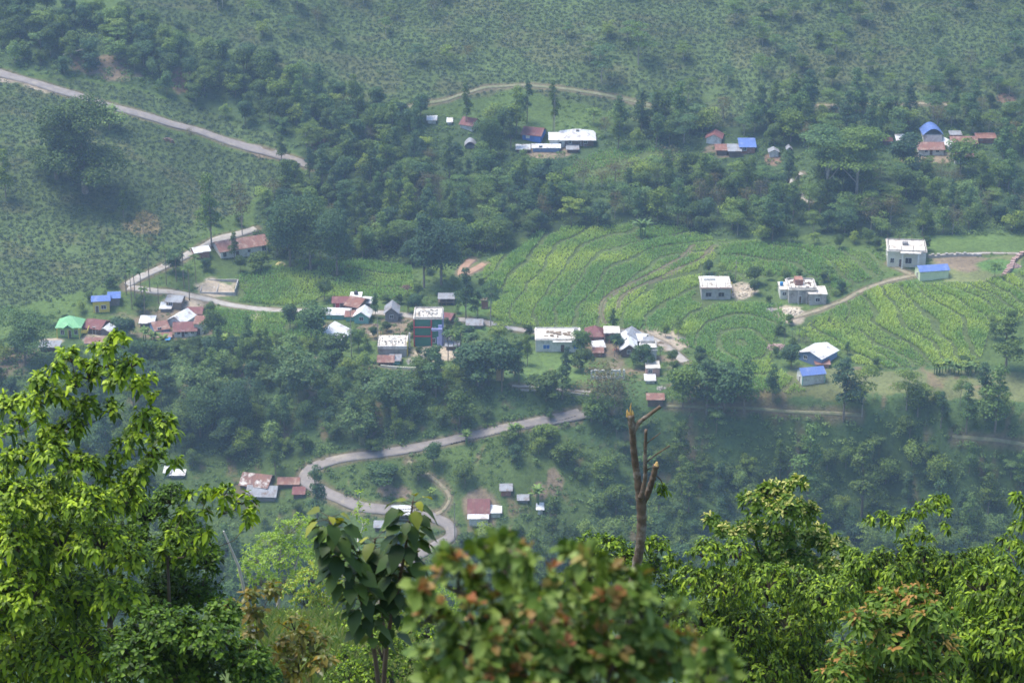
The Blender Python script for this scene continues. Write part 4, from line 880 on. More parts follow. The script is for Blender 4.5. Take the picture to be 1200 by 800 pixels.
house('hut', 'steep white-roofed hut right of the rounded blue roof', 1112, 175, 12, 6, 5, 'gablef', WHITE, R_WHITE, rh=1.0, yaw=20)
house('long_house', 'long rust-roofed house behind the maroon-roofed one in the right hamlet', 1130, 173, 32, 6, 5, 'gable', BROWN, R_RUST, rh=1.4)
house('house', 'white house with a maroon roof and dark windows at the front of the right hamlet', 1129, 192, 23, 5, 9, 'gable', WHITE, R_MAROON, rh=1.2, wins=[('f', -.3, .9, .9, 1), ('f', .0, .9, .9, 1), ('f', .3, .9, .9, 1)], pane=DARK)
house('long_shed', 'pinkish long shed at the far right of the right hamlet', 1156, 168, 24, 4, 6, 'shed', BRICK, R_RUST, rh=.4)
house('shed', 'small grey open shed behind the long rust-roofed house', 1120, 163, 14, 3, 5, 'shed', BROWN, R_GREY, rh=.3)

# --- valley bottom
house('striped_barn', 'long barn with a rust roof patched in white stripes in the valley', 301, 575, 36, 7, 6, 'gable', BROWN, R_STRIPE, rh=1.8, yaw=-14)
house('barn', 'dark grey roofed barn in front of the striped one', 307, 587, 36, 6, 6, 'gable', GREY, R_GREY, rh=1.5, yaw=-4)
house('shed', 'rust-roofed shed right of the striped barn', 338, 571, 26, 4, 5, 'gable', BROWN, R_RUST, rh=.8)
house('shed', 'small rust-roofed shed at the hairpin side of the valley barns', 350, 583, 15, 5, 5, 'gable', BROWN, R_MAROON, rh=.7)
house('shed', 'white-roofed low shed far left in the valley', 208, 560, 18, 3, 4, 'shed', GREY, R_WHITE, rh=.4)
house('shed', 'tiny white shed left of the other one far left in the valley', 196, 558, 9, 3, 5, 'shed', WHITE, R_WHITE, rh=.4)
house('valley_cottage', 'maroon-roofed cottage with a white front on the bare yard in the valley', 561, 609, 26, 7, 8, 'gable', BROWN, R_MAROON, rh=2.2, ov=.5, extra=lambda r_, w, d, h: (MB().slab([(-w / 2 - .4, -d / 2 - 2.2, h - .7), (w / 2 + .2, -d / 2 - 2.2, h - .7), (w / 2 + .2, -d / 2 - .5, h - .2), (-w / 2 - .4, -d / 2 - .5, h - .2)], .08).build('porch_roof', R_WHITE, r_), MB().box(-w / 2, w / 2, -d / 2 - 1.9, -d / 2 - 1.8, -1, h * .45).build('porch_wall', WHITE, r_)))
house('annex', 'small white-roofed annex right of the maroon cottage in the valley', 581, 606, 14, 3.5, 6, 'shed', WHITE, R_WHITE, rh=.5)
house('hut', 'small rust-walled hut above the valley cottage', 593, 581, 15, 4, 7, 'gable', BRICK, R_GREY, rh=.6)
house('hut', 'grey-roofed hut right of the rust-walled one', 613, 589, 14, 3.5, 4, 'gable', GREY, R_GREY, rh=.5)
house('hut', 'lone tiny white hut right of the valley cottage', 633, 603, 9, 2.5, 7, 'shed', WHITE, R_WHITE, rh=.4)
house('shelter', 'white-roofed roadside shelter behind the big dark broad leaves', 470, 612, 24, 4.5, 9, 'shed', None, R_WHITE, rh=.5, ov=.1, cat='shelter', extra=lambda r_, w, d, h: posts(r_, grid(w, d, 2, 2, .1), -1, h, WOOD, .1, 'post'))
house('shed', 'dark low shed left of the roadside shelter', 450, 622, 24, 4, 5, 'gable', BROWN, R_GREY, rh=.6)

# --- stones, rubble and small things
def heap(name, label, px, base, wpx, hpx, mat, seed, cat='heap', flat=.5, n=90, s=.5, group=None):
    r = np.random.default_rng(seed); P = hit(px, base)[0]; sc = ppm(P); w = wpx / sc / 2; h = hpx / (sc * .93); b = MB()
    for _ in range(n):
        a = r.uniform(0, 6.28); q = r.random() ** .6; x, y = w * q * math.cos(a), w * .7 * q * math.sin(a); e = s * r.uniform(.4, 1.2); z = h * (1 - q) * r.uniform(.5, 1) - .25 * e + float(zt(P[0] + x, P[1] + y)) - P[2]
        t = r.uniform(0, 3.1); ct, st = math.cos(t), math.sin(t); V = []
        for dx, dy, dz in [(-1, -1, 0), (1, -1, 0), (1, 1, 0), (-1, 1, 0), (-.6, -.6, 1), (.6, -.6, 1), (.6, .6, 1), (-.6, .6, 1)]:
            k = r.uniform(.7, 1.15); V.append((x + e * .5 * k * (dx * ct - dy * st), y + e * .5 * k * (dx * st + dy * ct), z + e * .6 * dz * k))
        b.add(V, [(0, 3, 2, 1), (4, 5, 6, 7), (0, 1, 5, 4), (1, 2, 6, 5), (2, 3, 7, 6), (3, 0, 4, 7)])
    o = b.build(name, mat); o.location = tuple(P); tag(o, label, cat, group, 'thing'); KEEP.append((P[0], P[1], w * .7))
SAND = rough_mat('pale_sand', (.62, .54, .42), (.52, .44, .33), 1, .95); STONE = rough_mat('field_stone', (.40, .37, .33), (.26, .24, .21), 1, .9); PINKSTONE = rough_mat('reddish_debris', (.42, .27, .23), (.30, .22, .19), 1, .9)
heap('sand_heap', 'pale sand heap right of the square flat-roofed house', 868, 346, 26, 3, SAND, 1, n=160, s=.5)
heap('sand_heap', 'second pale sand spill just above the first beside the flat-roofed house', 876, 338, 20, 2, SAND, 2, n=100, s=.4)
heap('timber_heap', 'yellowish rubble and planks in front of the unfinished concrete house', 926, 366, 30, 4, SAND, 3, n=150, s=.7)
heap('debris_heap', 'reddish debris heap above the mango tree', 910, 407, 26, 3, PINKSTONE, 4, n=120, s=.6)
heap('debris_heap', 'scattered stones left of the yellowish rubble', 904, 364, 18, 2, STONE, 5, n=60, s=.5)
heap('stone_heap', 'heap of broken stones at the right frame edge above the pale maize', 1188, 312, 16, 4, PINKSTONE, 6, n=120, s=.7)
heap('brick_heap', 'small red brick heap on the yard behind the zinc-roofed house', 722, 410, 9, 2, BRICK, 21, n=40, s=.4)
heap('timber_heap', 'grey timber offcuts at the road bend right of the black-roofed shed', 774, 402, 10, 2, WOOD, 22, n=40, s=.5)
heap('sand_heap', 'little sand heap in the yard left of the unfinished slab building', 436, 392, 9, 2, SAND, 23, n=50, s=.3)
heap('stone_heap', 'loose stones on the grass below the salmon house', 775, 455, 12, 2, STONE, 24, n=50, s=.4)
heap('timber_heap', 'stacked firewood beside the turquoise gabled cottage', 440, 381, 8, 2, WOOD, 25, n=30, s=.4)
heap('rubble', 'pale rubble strewn by the timber shack at the road fork', 222, 366, 12, 2, SAND, 26, n=50, s=.4, cat='rubble')
heap('rubble', 'building rubble in front of the paved yard', 488, 424, 26, 4, STONE, 7, n=120, s=.6, cat='rubble')
heap('boulder_pile', 'dark boulder in the tea slope below the main road', 198, 166, 9, 4, BROWN, 8, n=9, s=1.5, cat='boulder')
heap('haystack', 'dark thatched haystack at the right end of the left green field', 476, 338, 12, 5, BROWN, 9, n=60, s=.8, cat='haystack')
def wall_line(name, label, pts, mat, h, t, cat='wall', seed=1, rag=.3):
    r = np.random.default_rng(seed); G = catmull(ground_poly(pts), 10); b = MB()
    for a, c in zip(G[:-1], G[1:]):
        n = max(1, int(np.linalg.norm(c - a) / .8))
        for i in range(n):
            p, q = a + (c - a) * i / n, a + (c - a) * (i + 1) / n; d = unit(q - p); m = np.array([-d[1], d[0]]) * t / 2; z0 = float(min(zt(*p), zt(*q))); hh = h * r.uniform(1 - rag, 1 + rag)
            V = [(*(p - m), z0 - .6), (*(q - m), z0 - .6), (*(q + m), z0 - .6), (*(p + m), z0 - .6)]; b.add(V + [(x, y, z0 + hh) for x, y, _ in V], [(0, 3, 2, 1), (4, 5, 6, 7), (0, 1, 5, 4), (1, 2, 6, 5), (2, 3, 7, 6), (3, 0, 4, 7)])
    tag(b.build(name, mat), label, cat)
wall_line('stone_wall', 'dry stone wall behind the far right farm yard', [(1088, 302), (1120, 300), (1150, 300)], STONE, .9, .8, rag=.4)
wall_line('stone_wall', 'reddish stone wall curving down the right side of the farm yard', [(1200, 297), (1188, 306), (1184, 316), (1176, 323)], PINKSTONE, .9, 1.2, seed=2, rag=.4)
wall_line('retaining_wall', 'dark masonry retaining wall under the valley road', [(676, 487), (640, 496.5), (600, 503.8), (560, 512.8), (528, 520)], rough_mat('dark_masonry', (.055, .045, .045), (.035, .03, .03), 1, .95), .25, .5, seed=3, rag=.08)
wall_line('field_wall', 'low concrete wall along the village road left of the houses', [(318, 368), (350, 368), (376, 368)], CONC, .8, .25, seed=4, rag=.05)
wall_line('field_wall', 'low pale wall on the bank under the village path', [(610, 458), (650, 460), (690, 464)], CONC, .5, .3, seed=5, rag=.05)
wall_line('field_wall', 'low boundary wall under the paved yard', [(446, 430), (480, 433), (502, 432)], CREAM, .7, .25, seed=6, rag=.05)
# fallen pale trunk and poles
P = hit(78, 76)[0]; b = MB(); b.tube([P + [-.8, 0, 3.2], P + [2.5, .3, 4.2], P + [6.5, .5, 5.2]], [.22, .18, .08], 6); b.tube([P + [1.2, .2, -.5], P + [1.5, .2, 4]], [.2, .15], 6); tag(b.build('fallen_trunk', PBARK), 'pale snapped trunk lying against a stump above the main road', 'dead tree')
def pole(px, base, hpx, label, mat=PBARK, arm=False):
    P = hit(px, base)[0]; h = hpx / (ppm(P) * .93); root = empty('utility_pole', P); tag(root, label, 'pole'); b = MB(); b.tube([(0, 0, -.5), (0, 0, h)], [.13, .09], 6); b.build('shaft', mat, root)
    b = MB(); b.box(-.7, .7, -.05, .05, h - .7, h - .6); b.build('crossarm', WOOD, root)
pole(412, 420, 58, 'thin pale utility pole beside the turquoise gabled cottage')
pole(443, 414, 46, 'utility pole at the left corner of the unfinished slab building')
pole(650, 158, 50, 'pale utility pole behind the blue-walled house')
pole(862, 330, 24, 'short pole right of the square flat-roofed house')
pole(533, 640, 54, 'utility pole at the valley road bend')
pole(255, 12, 10, 'white stub pole high in the tea garden')
heap('straw_heap', 'pale yellow straw heap at the top edge of the left green field', 329, 310, 12, 4, rough_mat('pale_straw', (.62, .54, .26), (.52, .44, .20), 2, .95), 15, n=50, s=.5, cat='straw heap')
# ------------------------------------------------------------------ near trees and shrubs, leaf by leaf
def leaf_np(P, d, up, L, W, droop, fold=.25, prof=((0, 0), (.30, .8), (.68, 1), (1, 0))):
    """curved, folded leaf blades: base P, direction d, facing up, length L, half width W"""
    n = len(P); d = unit(d); side = unit(np.cross(d, up)); upv = np.cross(side, d)
    L = np.broadcast_to(L, n)[:, None]; W = np.broadcast_to(W, n)[:, None]; dr = np.broadcast_to(droop, n)[:, None]; rows = []
    for t, w in prof:
        c = P + d * L * t + np.array([0, 0, -1.0]) * dr * L * t * t
        if w == 0: rows.append([c])
        else: e = W * w; rows.append([c - side * e + upv * e * fold, c, c + side * e + upv * e * fold])
    V = np.stack([v for r_ in rows for v in r_], 1).reshape(-1, 3); k = np.arange(n)[:, None] * 8
    T = np.concatenate([k + [[0, 2, 1]], k + [[0, 3, 2]], k + [[4, 5, 7]], k + [[5, 6, 7]]]); Q = np.concatenate([k + [[1, 2, 5, 4]], k + [[2, 3, 6, 5]]])
    return V, Q, T, 8
def near_tree(name, label, cat, Y, lobes, mat, bark, leaf=(.16, .028), K=7, cover_=3.2, droop=.5, seed=1, base=None, trunk_r=.09, tipf=None, depth=1.0, spread=1.0, upk=.3, group=None, shell=.45, wood='trunk'):
    """lobes: (px, py, radius px[, extra distance m[, leaf density]]), each a cloud of leaf whorls on twigs, joined by limbs to the trunk"""
    r = np.random.default_rng(seed); C = []; Rr = []; DN = []
    for l in lobes:
        dy = (l[3] if len(l) > 3 else 0) + r.uniform(-.5, .5) * depth; c = at(l[0], l[1], Y + dy); C.append(c); Rr.append(l[2] / ppm(c)); DN.append(l[4] if len(l) > 4 else 1.0)
    C = np.array(C); Rr = np.array(Rr)
    if base is None: base = (float(np.average(C[:, 0], weights=Rr ** 2)), Y)
    bz = float(zt(*base)); root = empty(name, (base[0], base[1], bz)); tag(root, label, cat, group); O = np.array([base[0], base[1], bz])
    b = MB(); lowest = C[:, 2].min(); cen = C[np.argmax(Rr + .0)] ; top = C[np.argmax(C[:, 2])]
    nodes = [O - O + [0, 0, -.4]]; rad = [trunk_r * 1.3]
    m1 = np.array([(C[:, 0].mean() - O[0]) * .3, 0, max(.5, (C[:, 2].mean() - bz) * .55)]); nodes.append(m1); rad.append(trunk_r)
    b.tube([nodes[0], nodes[0] * .5 + m1 * .5 + [.03, .05, 0], m1], [trunk_r * 1.3, trunk_r * 1.1, trunk_r], 8)
    order = np.argsort(np.linalg.norm(C - O - m1, axis=1))
    for i in order:
        c = C[i] - O; A = np.array(nodes); dd = np.linalg.norm(A - c, axis=1) + np.maximum(0, A[:, 2] - c[2]) * 1.5; dd[0] += 50; j = int(np.argmin(dd)); s = A[j]
        rr = min(rad[j] * .72, .02 + Rr[i] * .09) ; e = c - [0, 0, Rr[i] * .3]; m = s * .5 + e * .5 + r.normal(0, .06, 3) * np.linalg.norm(e - s) - [0, 0, .08 * np.linalg.norm(e - s)]
        b.tube([s, m, e], [rr, rr * .8, rr * .55], 5); nodes += [m, e]; rad += [rr * .8, max(rr * .6, .008)]
    LP = []; LD = []; LT = []; LU = []; LS = []
    for i in range(len(C)):
        pw = ppm(C[i]); nl = cover_ * DN[i] * math.pi * (Rr[i] ** 2) / (leaf[0] * leaf[1] * 2 * .62); nw = max(3, int(nl / K)); c = C[i] - O
        d = rdir(nw, r); d[:, 2] = np.where(d[:, 2] < -.3, -d[:, 2] * .7, d[:, 2]); q = (shell + (1 - shell) * r.random(nw) ** .5) * r.uniform(.85, 1.18, nw); tip = c + d * (q * Rr[i])[:, None] * [1, 1.1, .95]
        ax = unit(d + [0, 0, upk] + rdir(nw, r) * .35)
        for k in range(0, nw, 2): b.tube([c - [0, 0, Rr[i] * .25], (c + tip[k]) / 2 + [0, 0, -.03], tip[k]], [.010, .007, .004], 3, False)
        a1 = unit(np.cross(ax, [0.3, 0.1, 1])); a2 = np.cross(ax, a1); ph = r.uniform(0, 6.28, nw)
        tn = np.zeros(nw) if tipf is None else tipf(tip + O, (tip - c)[:, 2] / Rr[i], r)
        for k in range(K):
            th = ph + k * 2.4; el = .25 + .9 * (k / max(1, K - 1)); rad_d = a1 * np.cos(th)[:, None] + a2 * np.sin(th)[:, None]
            dirn = unit(rad_d * (1.15 - el * .6) * spread + ax * (el * .75 - .05)); LP.append(tip - ax * (leaf[0] * .35 * (1 - k / K)) + rdir(nw, r) * .01); LD.append(dirn); LU.append(ax + rad_d * -.2 + [0, 0, .5]); LT.append(tn * (k >= K - 4) * (.45 + .55 * k / K)); LS.append(np.full(nw, 1 - .4 * k / K))
    P = np.concatenate(LP); D = np.concatenate(LD); D = D + rdir(len(D), r) * .32; S_ = np.concatenate(LS) * 1.12; U = np.concatenate(LU); TN = np.concatenate(LT); n = len(P)
    V, Q, T, m = leaf_np(P, D, U, leaf[0] * r.uniform(.55, 1.25, n) * S_, leaf[1] * r.uniform(.7, 1.2, n) * S_, droop * r.uniform(.3, 1.7, n), fold=.3)
    b.build(wood, bark, root, smooth=True)
    mesh_np('crown', V, quads=Q, tris=T, mat=mat, parent=root, attrs={'tint': ('FLOAT', np.repeat(TN, m))}, smooth=True); print(name, n, 'leaves'); return root
NL = leaf_mat('mango_leaves', [(0, (.026, .056, .004)), (.35, (.09, .16, .007)), (.7, (.20, .31, .012)), (1, (.36, .48, .022))], trans=.24, rough=.5, spec=.22, tint=(.35, .45, .06))
SL = leaf_mat('small_dark_leaves', [(0, (.018, .042, .005)), (.5, (.055, .115, .01)), (1, (.13, .22, .02))], trans=.25, rough=.5, spec=.2, tint=(.25, .32, .06))
ZL = leaf_mat('bronze_leaves', [(0, (.07, .09, .015)), (.5, (.16, .16, .025)), (1, (.28, .19, .035))], trans=.4, rough=.4, spec=.4, tint=(.08, .15, .03))
YL = leaf_mat('bright_leaves', [(0, (.022, .048, .005)), (.4, (.078, .14, .009)), (.8, (.17, .27, .015)), (1, (.32, .43, .03))], trans=.24, rough=.5, spec=.22, tint=(.52, .50, .10))
LL = leaf_mat('lime_leaves', [(0, (.15, .25, .04)), (.5, (.24, .36, .06)), (1, (.34, .46, .09))], trans=.4, rough=.5, spec=.25, tint=(.40, .38, .06))
RL = leaf_mat('red_tipped_leaves', [(0, (.045, .09, .012)), (.5, (.11, .18, .028)), (1, (.25, .33, .08))], trans=.3, rough=.5, spec=.25, tint=(.40, .11, .06), tcol2=(1.1, 1.0, .6))
PL = leaf_mat('reddish_long_leaves', [(0, (.045, .09, .012)), (.5, (.09, .165, .02)), (1, (.17, .25, .035))], trans=.28, rough=.55, spec=.15, tint=(.42, .20, .07))
sp = [(138, 396, 13), (128, 408, 13), (112, 410, 11), (84, 420, 17), (68, 432, 13), (46, 443, 13), (122, 427, 15), (152, 428, 16), (104, 440, 18), (138, 442, 15), (167, 447, 14), (178, 462, 8), (88, 450, 13), (60, 462, 20), (32, 470, 20), (8, 476, 17), (44, 488, 12), (100, 477, 18), (130, 480, 15), (172, 486, 15), (190, 492, 13), (200, 503, 9), (206, 541, 9),
      (165, 506, 18), (186, 516, 14), (84, 500, 18), (58, 512, 18), (22, 493, 10), (4, 506, 13), (152, 522, 19), (181, 537, 15), (60, 532, 24), (25, 537, 24), (4, 552, 20), (92, 547, 24), (128, 552, 20), (163, 553, 17)]
low = [(15, 588, 32), (58, 584, 32), (102, 592, 30), (148, 584, 22), (20, 640, 38), (72, 640, 38), (118, 636, 30), (30, 700, 44), (92, 698, 38), (20, 768, 52), (85, 768, 48), (140, 770, 36), (140, 700, 28), (-20, 620, 40), (-20, 720, 50), (150, 655, 24)]
near_tree('leafy_tree', 'tall bright green tree with drooping whorled leaves at the left frame edge', 'tree', 27, sp + [l + (1.5, 1.7) for l in low] + [l + (-.6, .9) for l in low], NL, BKD, leaf=(.118, .029), K=9, cover_=6, shell=.6, upk=.6, seed=3, base=(at(112, 700, 27)[0], 28.0), trunk_r=.13, droop=.6, tipf=lambda p, q, r: (r.random(len(p)) < .12) * r.uniform(.3, 1, len(p)), depth=1.4)
arch = [(214, 602, 11), (226, 584, 11), (242, 579, 13), (262, 577, 14), (284, 587, 14), (299, 600, 11), (290, 612, 9), (262, 600, 9), (236, 600, 11), (240, 622, 11), (228, 640, 13), (250, 640, 10), (205, 625, 12), (196, 650, 15)]
near_tree('arching_tree', 'small tree whose arching branch hangs over the valley beside the tall leafy tree', 'tree', 26, arch, NL, BKD, leaf=(.128, .031), K=9, cover_=4.5, seed=4, trunk_r=.07, base=(at(190, 700, 26)[0], 26.5), droop=.55, depth=.6)
near_tree('fine_leaved_tree', 'fine-leaved darker tree between the tall leafy tree and its arching neighbour', 'tree', 30, [(200, 585, 22), (172, 606, 26), (214, 622, 26), (242, 660, 24), (190, 655, 32), (232, 700, 32), (150, 632, 28), (176, 715, 38), (214, 650, 26), (160, 570, 16), (195, 690, 34, 0, 1.5)], SL, BKD, leaf=(.085, .020), K=8, seed=5, trunk_r=.08, cover_=4.5, droop=.3)
near_tree('dark_shrub', 'dense dark green shrub at the bottom left below the fine-leaved tree', 'shrub', 24, [(200, 745, 36), (245, 755, 34), (165, 780, 42), (290, 775, 30), (262, 722, 24), (225, 790, 42), (180, 735, 30), (300, 795, 30)], SL, BKD, leaf=(.10, .024), K=8, seed=6, trunk_r=.06, cover_=7, droop=.3)
near_tree('bronze_shrub', 'shrub with bronze and yellow leaves right of the dark shrub', 'shrub', 25, [(290, 700, 14), (318, 690, 13), (302, 716, 16), (345, 735, 18), (366, 750, 20), (332, 762, 24), (378, 776, 20), (300, 738, 14), (350, 785, 24), (272, 708, 10)], ZL, BKD, leaf=(.12, .030), K=7, seed=7, trunk_r=.05, cover_=4, droop=.5, tipf=lambda p, q, r: r.random(len(p)) * (r.random(len(p)) < .6))
# pale trees on the knoll's far side
for k, (nm, lab, Y, lb, sd) in enumerate([
  ('pale_tree', 'pale lime tree left of the mustard-coloured bush beyond the knoll', 78, [(300, 655, 20), (318, 638, 20), (338, 622, 18), (328, 655, 24), (350, 645, 20), (305, 680, 22), (352, 612, 12), (335, 680, 24), (290, 670, 14)], 1),
  ('pale_tree', 'pale feathery tree right behind the mustard-coloured bush', 86, [(368, 630, 16), (385, 640, 16), (372, 652, 20), (398, 655, 16), (362, 612, 9), (405, 640, 10)], 2),
  ('pale_tree', 'pale feathery tree at the right foot of the big dark broad leaves', 70, [(495, 700, 16), (512, 690, 14), (520, 705, 18), (500, 720, 20), (530, 720, 16), (540, 700, 14)], 3)]):
    near_tree(nm, lab, 'tree', Y, lb, LL, PBARK, leaf=(.16, .028), K=7, seed=20 + sd, trunk_r=.08, cover_=1.5, droop=.2, depth=2)
near_tree('mustard_bush', 'mustard yellow-green bush on the far edge of the grassy knoll', 'bush', 66, [(345, 692, 18), (365, 680, 20), (388, 688, 20), (405, 702, 16), (358, 706, 20), (385, 712, 20), (372, 664, 12)], LL, BKD, leaf=(.13, .03), K=7, seed=25, trunk_r=.05, cover_=2, droop=.3, depth=2, tipf=lambda p, q, r: .6 + .4 * r.random(len(p)))
near_tree('sapling', 'thin upright sapling with a white stem behind the big dark broad leaves', 'tree', 60, [(421, 577, 6), (424, 590, 8), (418, 602, 8), (425, 614, 9), (419, 626, 7)], LL, rough_mat('white_stem', (.62, .60, .55), (.5, .48, .43), 2), leaf=(.11, .024), K=6, seed=26, trunk_r=.06, cover_=1.2, droop=.3, depth=.4)
near_tree('pale_bush', 'bright green bush under the big dark broad leaves on the knoll', 'bush', 44, [(425, 735, 22), (462, 722, 22), (500, 742, 24), (448, 765, 30), (410, 775, 22), (490, 782, 32), (520, 760, 24), (405, 795, 24), (440, 795, 30)], YL, BKD, leaf=(.11, .028), K=7, seed=27, trunk_r=.05, cover_=2.2, droop=.3, depth=2)
# leaning dead pole
P0 = at(280, 664, 32); P1 = at(262, 622, 32); b = MB(); g0 = float(zt(P0[0], 32)); b.tube([(P0[0] + .7, 32, g0 - .3), P0, P1], [.035, .024, .014], 6); tag(b.build('bare_pole', rough_mat('bleached_wood', (.55, .52, .46), (.42, .39, .34), 3)), 'bleached bare pole leaning beside the arching branch', 'pole')
b = MB(); 
# big-leaved young tree
def broad_plant():
    r = np.random.default_rng(31); Y = 18.0; O = np.array([at(447, 900, Y)[0], Y, 0.0]); O[2] = float(zt(O[0], Y)); root = empty('broad_leaved_tree', O); tag(root, 'young tree with very big dark leaves on three stems before the valley road', 'tree')
    stems = [[(447, 830), (438, 760), (424, 705), (404, 668), (392, 638), (385, 604)], [(447, 830), (454, 750), (464, 700), (472, 660), (478, 625), (484, 586)], [(430, 705), (432, 680), (436, 655), (440, 630)], [(450, 735), (446, 700), (452, 672), (455, 650)]]
    b = MB(); P = []; D = []; S = []; TN = []
    for si, st in enumerate(stems):
        pts = catmull([at(x, y, Y + .25 * (si - 1)) - O for x, y in st], 6)
        if si < 2: pts = np.vstack([[0, 0, -.3], pts])
        b.tube(pts, np.linspace(.024 if si < 2 else .014, .007, len(pts)), 6)
        n = (92, 96, 40, 60)[si]
        for k in range(n):
            t = (.25 if si < 2 else .3) + (.75 if si < 2 else .7) * (k / (n - 1)) ** .85; f = t * (len(pts) - 1); i = min(int(f), len(pts) - 2); c = pts[i] + (pts[i + 1] - pts[i]) * (f - i); a = k * 2.4 + r.uniform(-.4, .4); up = .35 if k > n - 4 else r.uniform(-.15, .3)
            d = np.array([math.cos(a), math.sin(a), up]); d /= np.linalg.norm(d); pl = r.uniform(.05, .12); b.tube([c, c + d * pl], [.004, .003], 4, False)
            P.append(c + d * pl); D.append(d + [0, 0, -.35]); S.append(r.uniform(.6, 1.2) * (.75 if k > n - 5 else 1)); TN.append(1.0 * (k > n - 6) * r.uniform(.2, .9))
    P, D, S = map(np.array, (P, D, S)); prof = ((0, 0), (.25, .95), (.62, 1), (1, 0))
    V, Q, T, m = leaf_np(P, D, np.tile([0, 0, 1.0], (len(P), 1)) + rdir(len(P), r) * .35, .165 * S, .066 * S, .6 * r.uniform(.3, 1.4, len(P)), .22, prof)
    BL = leaf_mat('broad_leaves', [(0, (.018, .040, .008)), (.5, (.034, .068, .012)), (1, (.07, .12, .02))], tint=(.28, .28, .03), trans=.22, rough=.5, spec=.22)
    b.build('stem', BKD, root, True); mesh_np('leaves', V, quads=Q, tris=T, mat=BL, parent=root, attrs={'tint': ('FLOAT', np.repeat(TN, m))}, smooth=True)
broad_plant()
# blurred red-tipped bush close to the camera
near_tree('red_tipped_bush', 'close blurred bush with red young leaf tips at the bottom centre', 'bush', 6.9, [(535, 685, 36), (590, 668, 34), (640, 700, 34), (690, 682, 34), (600, 745, 50, .7), (680, 755, 50, .7), (560, 790, 50, .7), (740, 780, 44, .7), (640, 715, 34, .6), (735, 702, 34), (758, 728, 34), (750, 790, 40), (500, 720, 26), (560, 745, 55), (640, 760, 62), (720, 755, 55), (785, 770, 36), (830, 792, 20), (510, 790, 34), (600, 800, 60), (700, 810, 60), (590, 634, 9), (560, 640, 11), (620, 655, 12), (670, 645, 10), (692, 652, 13), (750, 675, 13), (800, 715, 14), (525, 655, 11), (835, 755, 14), (855, 785, 12), (490, 690, 11)], RL, BKD, leaf=(.072, .020), K=9, cover_=5.6, shell=.5, droop=.25, seed=41, trunk_r=.03, depth=.35,
          tipf=lambda p, q, r: (q > .35) * (r.random(len(p)) < .6) * r.uniform(.3, .85, len(p)))
# the broken trunk
def broken_trunk():
    Y = 29.0; O = np.array([at(738, 900, Y)[0], Y, 0.0]); O[2] = float(zt(O[0], Y)); root = empty('broken_tree', O); tag(root, 'bare broken trunk with snapped limbs and a splintered yellow top in the centre', 'dead tree'); s = 1 / ppm(at(745, 600, Y)); r = np.random.default_rng(2)
    def pp(l, dy=0): return catmull([at(x, y, Y + dy) - O for x, y in l], 8)
    def rr(l, n): return .77 * np.interp(np.linspace(0, 1, n), np.linspace(0, 1, len(l)), l) * s * (1 + .08 * np.sin(np.arange(n) * 1.7))
    bk = rough_mat('wet_brown_bark', (.075, .055, .04), (.15, .11, .08), 9, .9, (.26, .23, .20), 4, bump=.9)
    b = MB(); p = pp([(736, 780), (741, 700), (745, 668), (750, 640), (752, 612), (751, 588), (747, 560), (743, 530), (741, 505), (739, 486)]); b.tube(p, rr([9, 8.4, 7.6, 7.0, 7.4, 7.6, 5.6, 5.0, 4.9, 5.4], len(p)), 12); b.tube(pp([(736, 790), (736, 860), (738, 900)]), .13, 10); b.build('trunk', bk, root, True)
    p = pp([(742, 505), (750, 494), (762, 485), (774, 476)]); b = MB(); b.tube(p, rr([4.2, 3.6, 3, 2.6], len(p)), 8); b.build('limb', bk, root, True)
    p = pp([(751, 584), (756, 560), (756, 535), (757, 503)], -.1); b = MB(); b.tube(p, rr([4.5, 3.2, 2.8, 2.2], len(p)), 8)
    for q, w in (([(756, 542), (768, 533), (785, 522)], 1.6), ([(757, 520), (766, 513), (774, 507)], 1.0), ([(756, 553), (762, 548), (769, 547)], 1.0)): t = pp(q, -.1); b.tube(t, rr([w, w * .8, w * .7], len(t)), 6)
    b.build('limb', bk, root, True)
    p = pp([(752, 590), (760, 575), (765, 560), (769, 545)], .1); b = MB(); b.tube(p, rr([6.5, 5.2, 4.6, 4.8], len(p)), 9); b.build('limb', bk, root, True)
    tw = pp([(768, 556), (774, 562), (779, 572)], .1); b = MB(); b.tube(tw, .008, 4); b.build('twig', bk, root); q = np.repeat(tw[-6:], 6, axis=0) + r.normal(0, .03, (36, 3)) + [0, 0, -.04]
    V, Q, T, m = leaf_np(q, rdir(36, r) + [0, 0, -.5], np.tile([0, 0, 1.0], (36, 1)) + rdir(36, r) * .4, .09, .02, .5); mesh_np('leaves', V, quads=Q, tris=T, mat=YL, parent=root, attrs={'tint': ('FLOAT', np.zeros(36 * m))}, smooth=True)
    b = MB()
    for x, h, w in ((735.5, 9, 2.2), (739, 17, 1.4), (741.5, 8, 2), (737, 6, 2.5)): b.tube([at(x, 488, Y) - O, at(x - .3, 488 - h * .6, Y) - O, at(x + (.8 if h > 10 else -.6), 488 - h, Y) - O], [w * s, w * s * .7, .1 * s], 5)
    b.tube([at(769, 546, Y + .1) - O, at(770, 541, Y + .1) - O], [3.5 * s, 1 * s], 5)
    b.build('splinters', rough_mat('fresh_split_wood', (.62, .42, .16), (.50, .30, .10), 8, .8), root)
broken_trunk()
near_tree('round_green_tree', 'green tree right behind the broken trunk', 'tree', 37, [(690, 634, 14), (716, 640, 18), (700, 658, 22), (772, 642, 14), (788, 656, 12), (758, 668, 22), (730, 676, 28), (680, 680, 24), (788, 690, 20), (700, 715, 36), (770, 720, 34), (735, 655, 18), (760, 640, 12)], YL, BKD, leaf=(.11, .026), K=8, seed=51, trunk_r=.08, cover_=4.5, droop=.4)
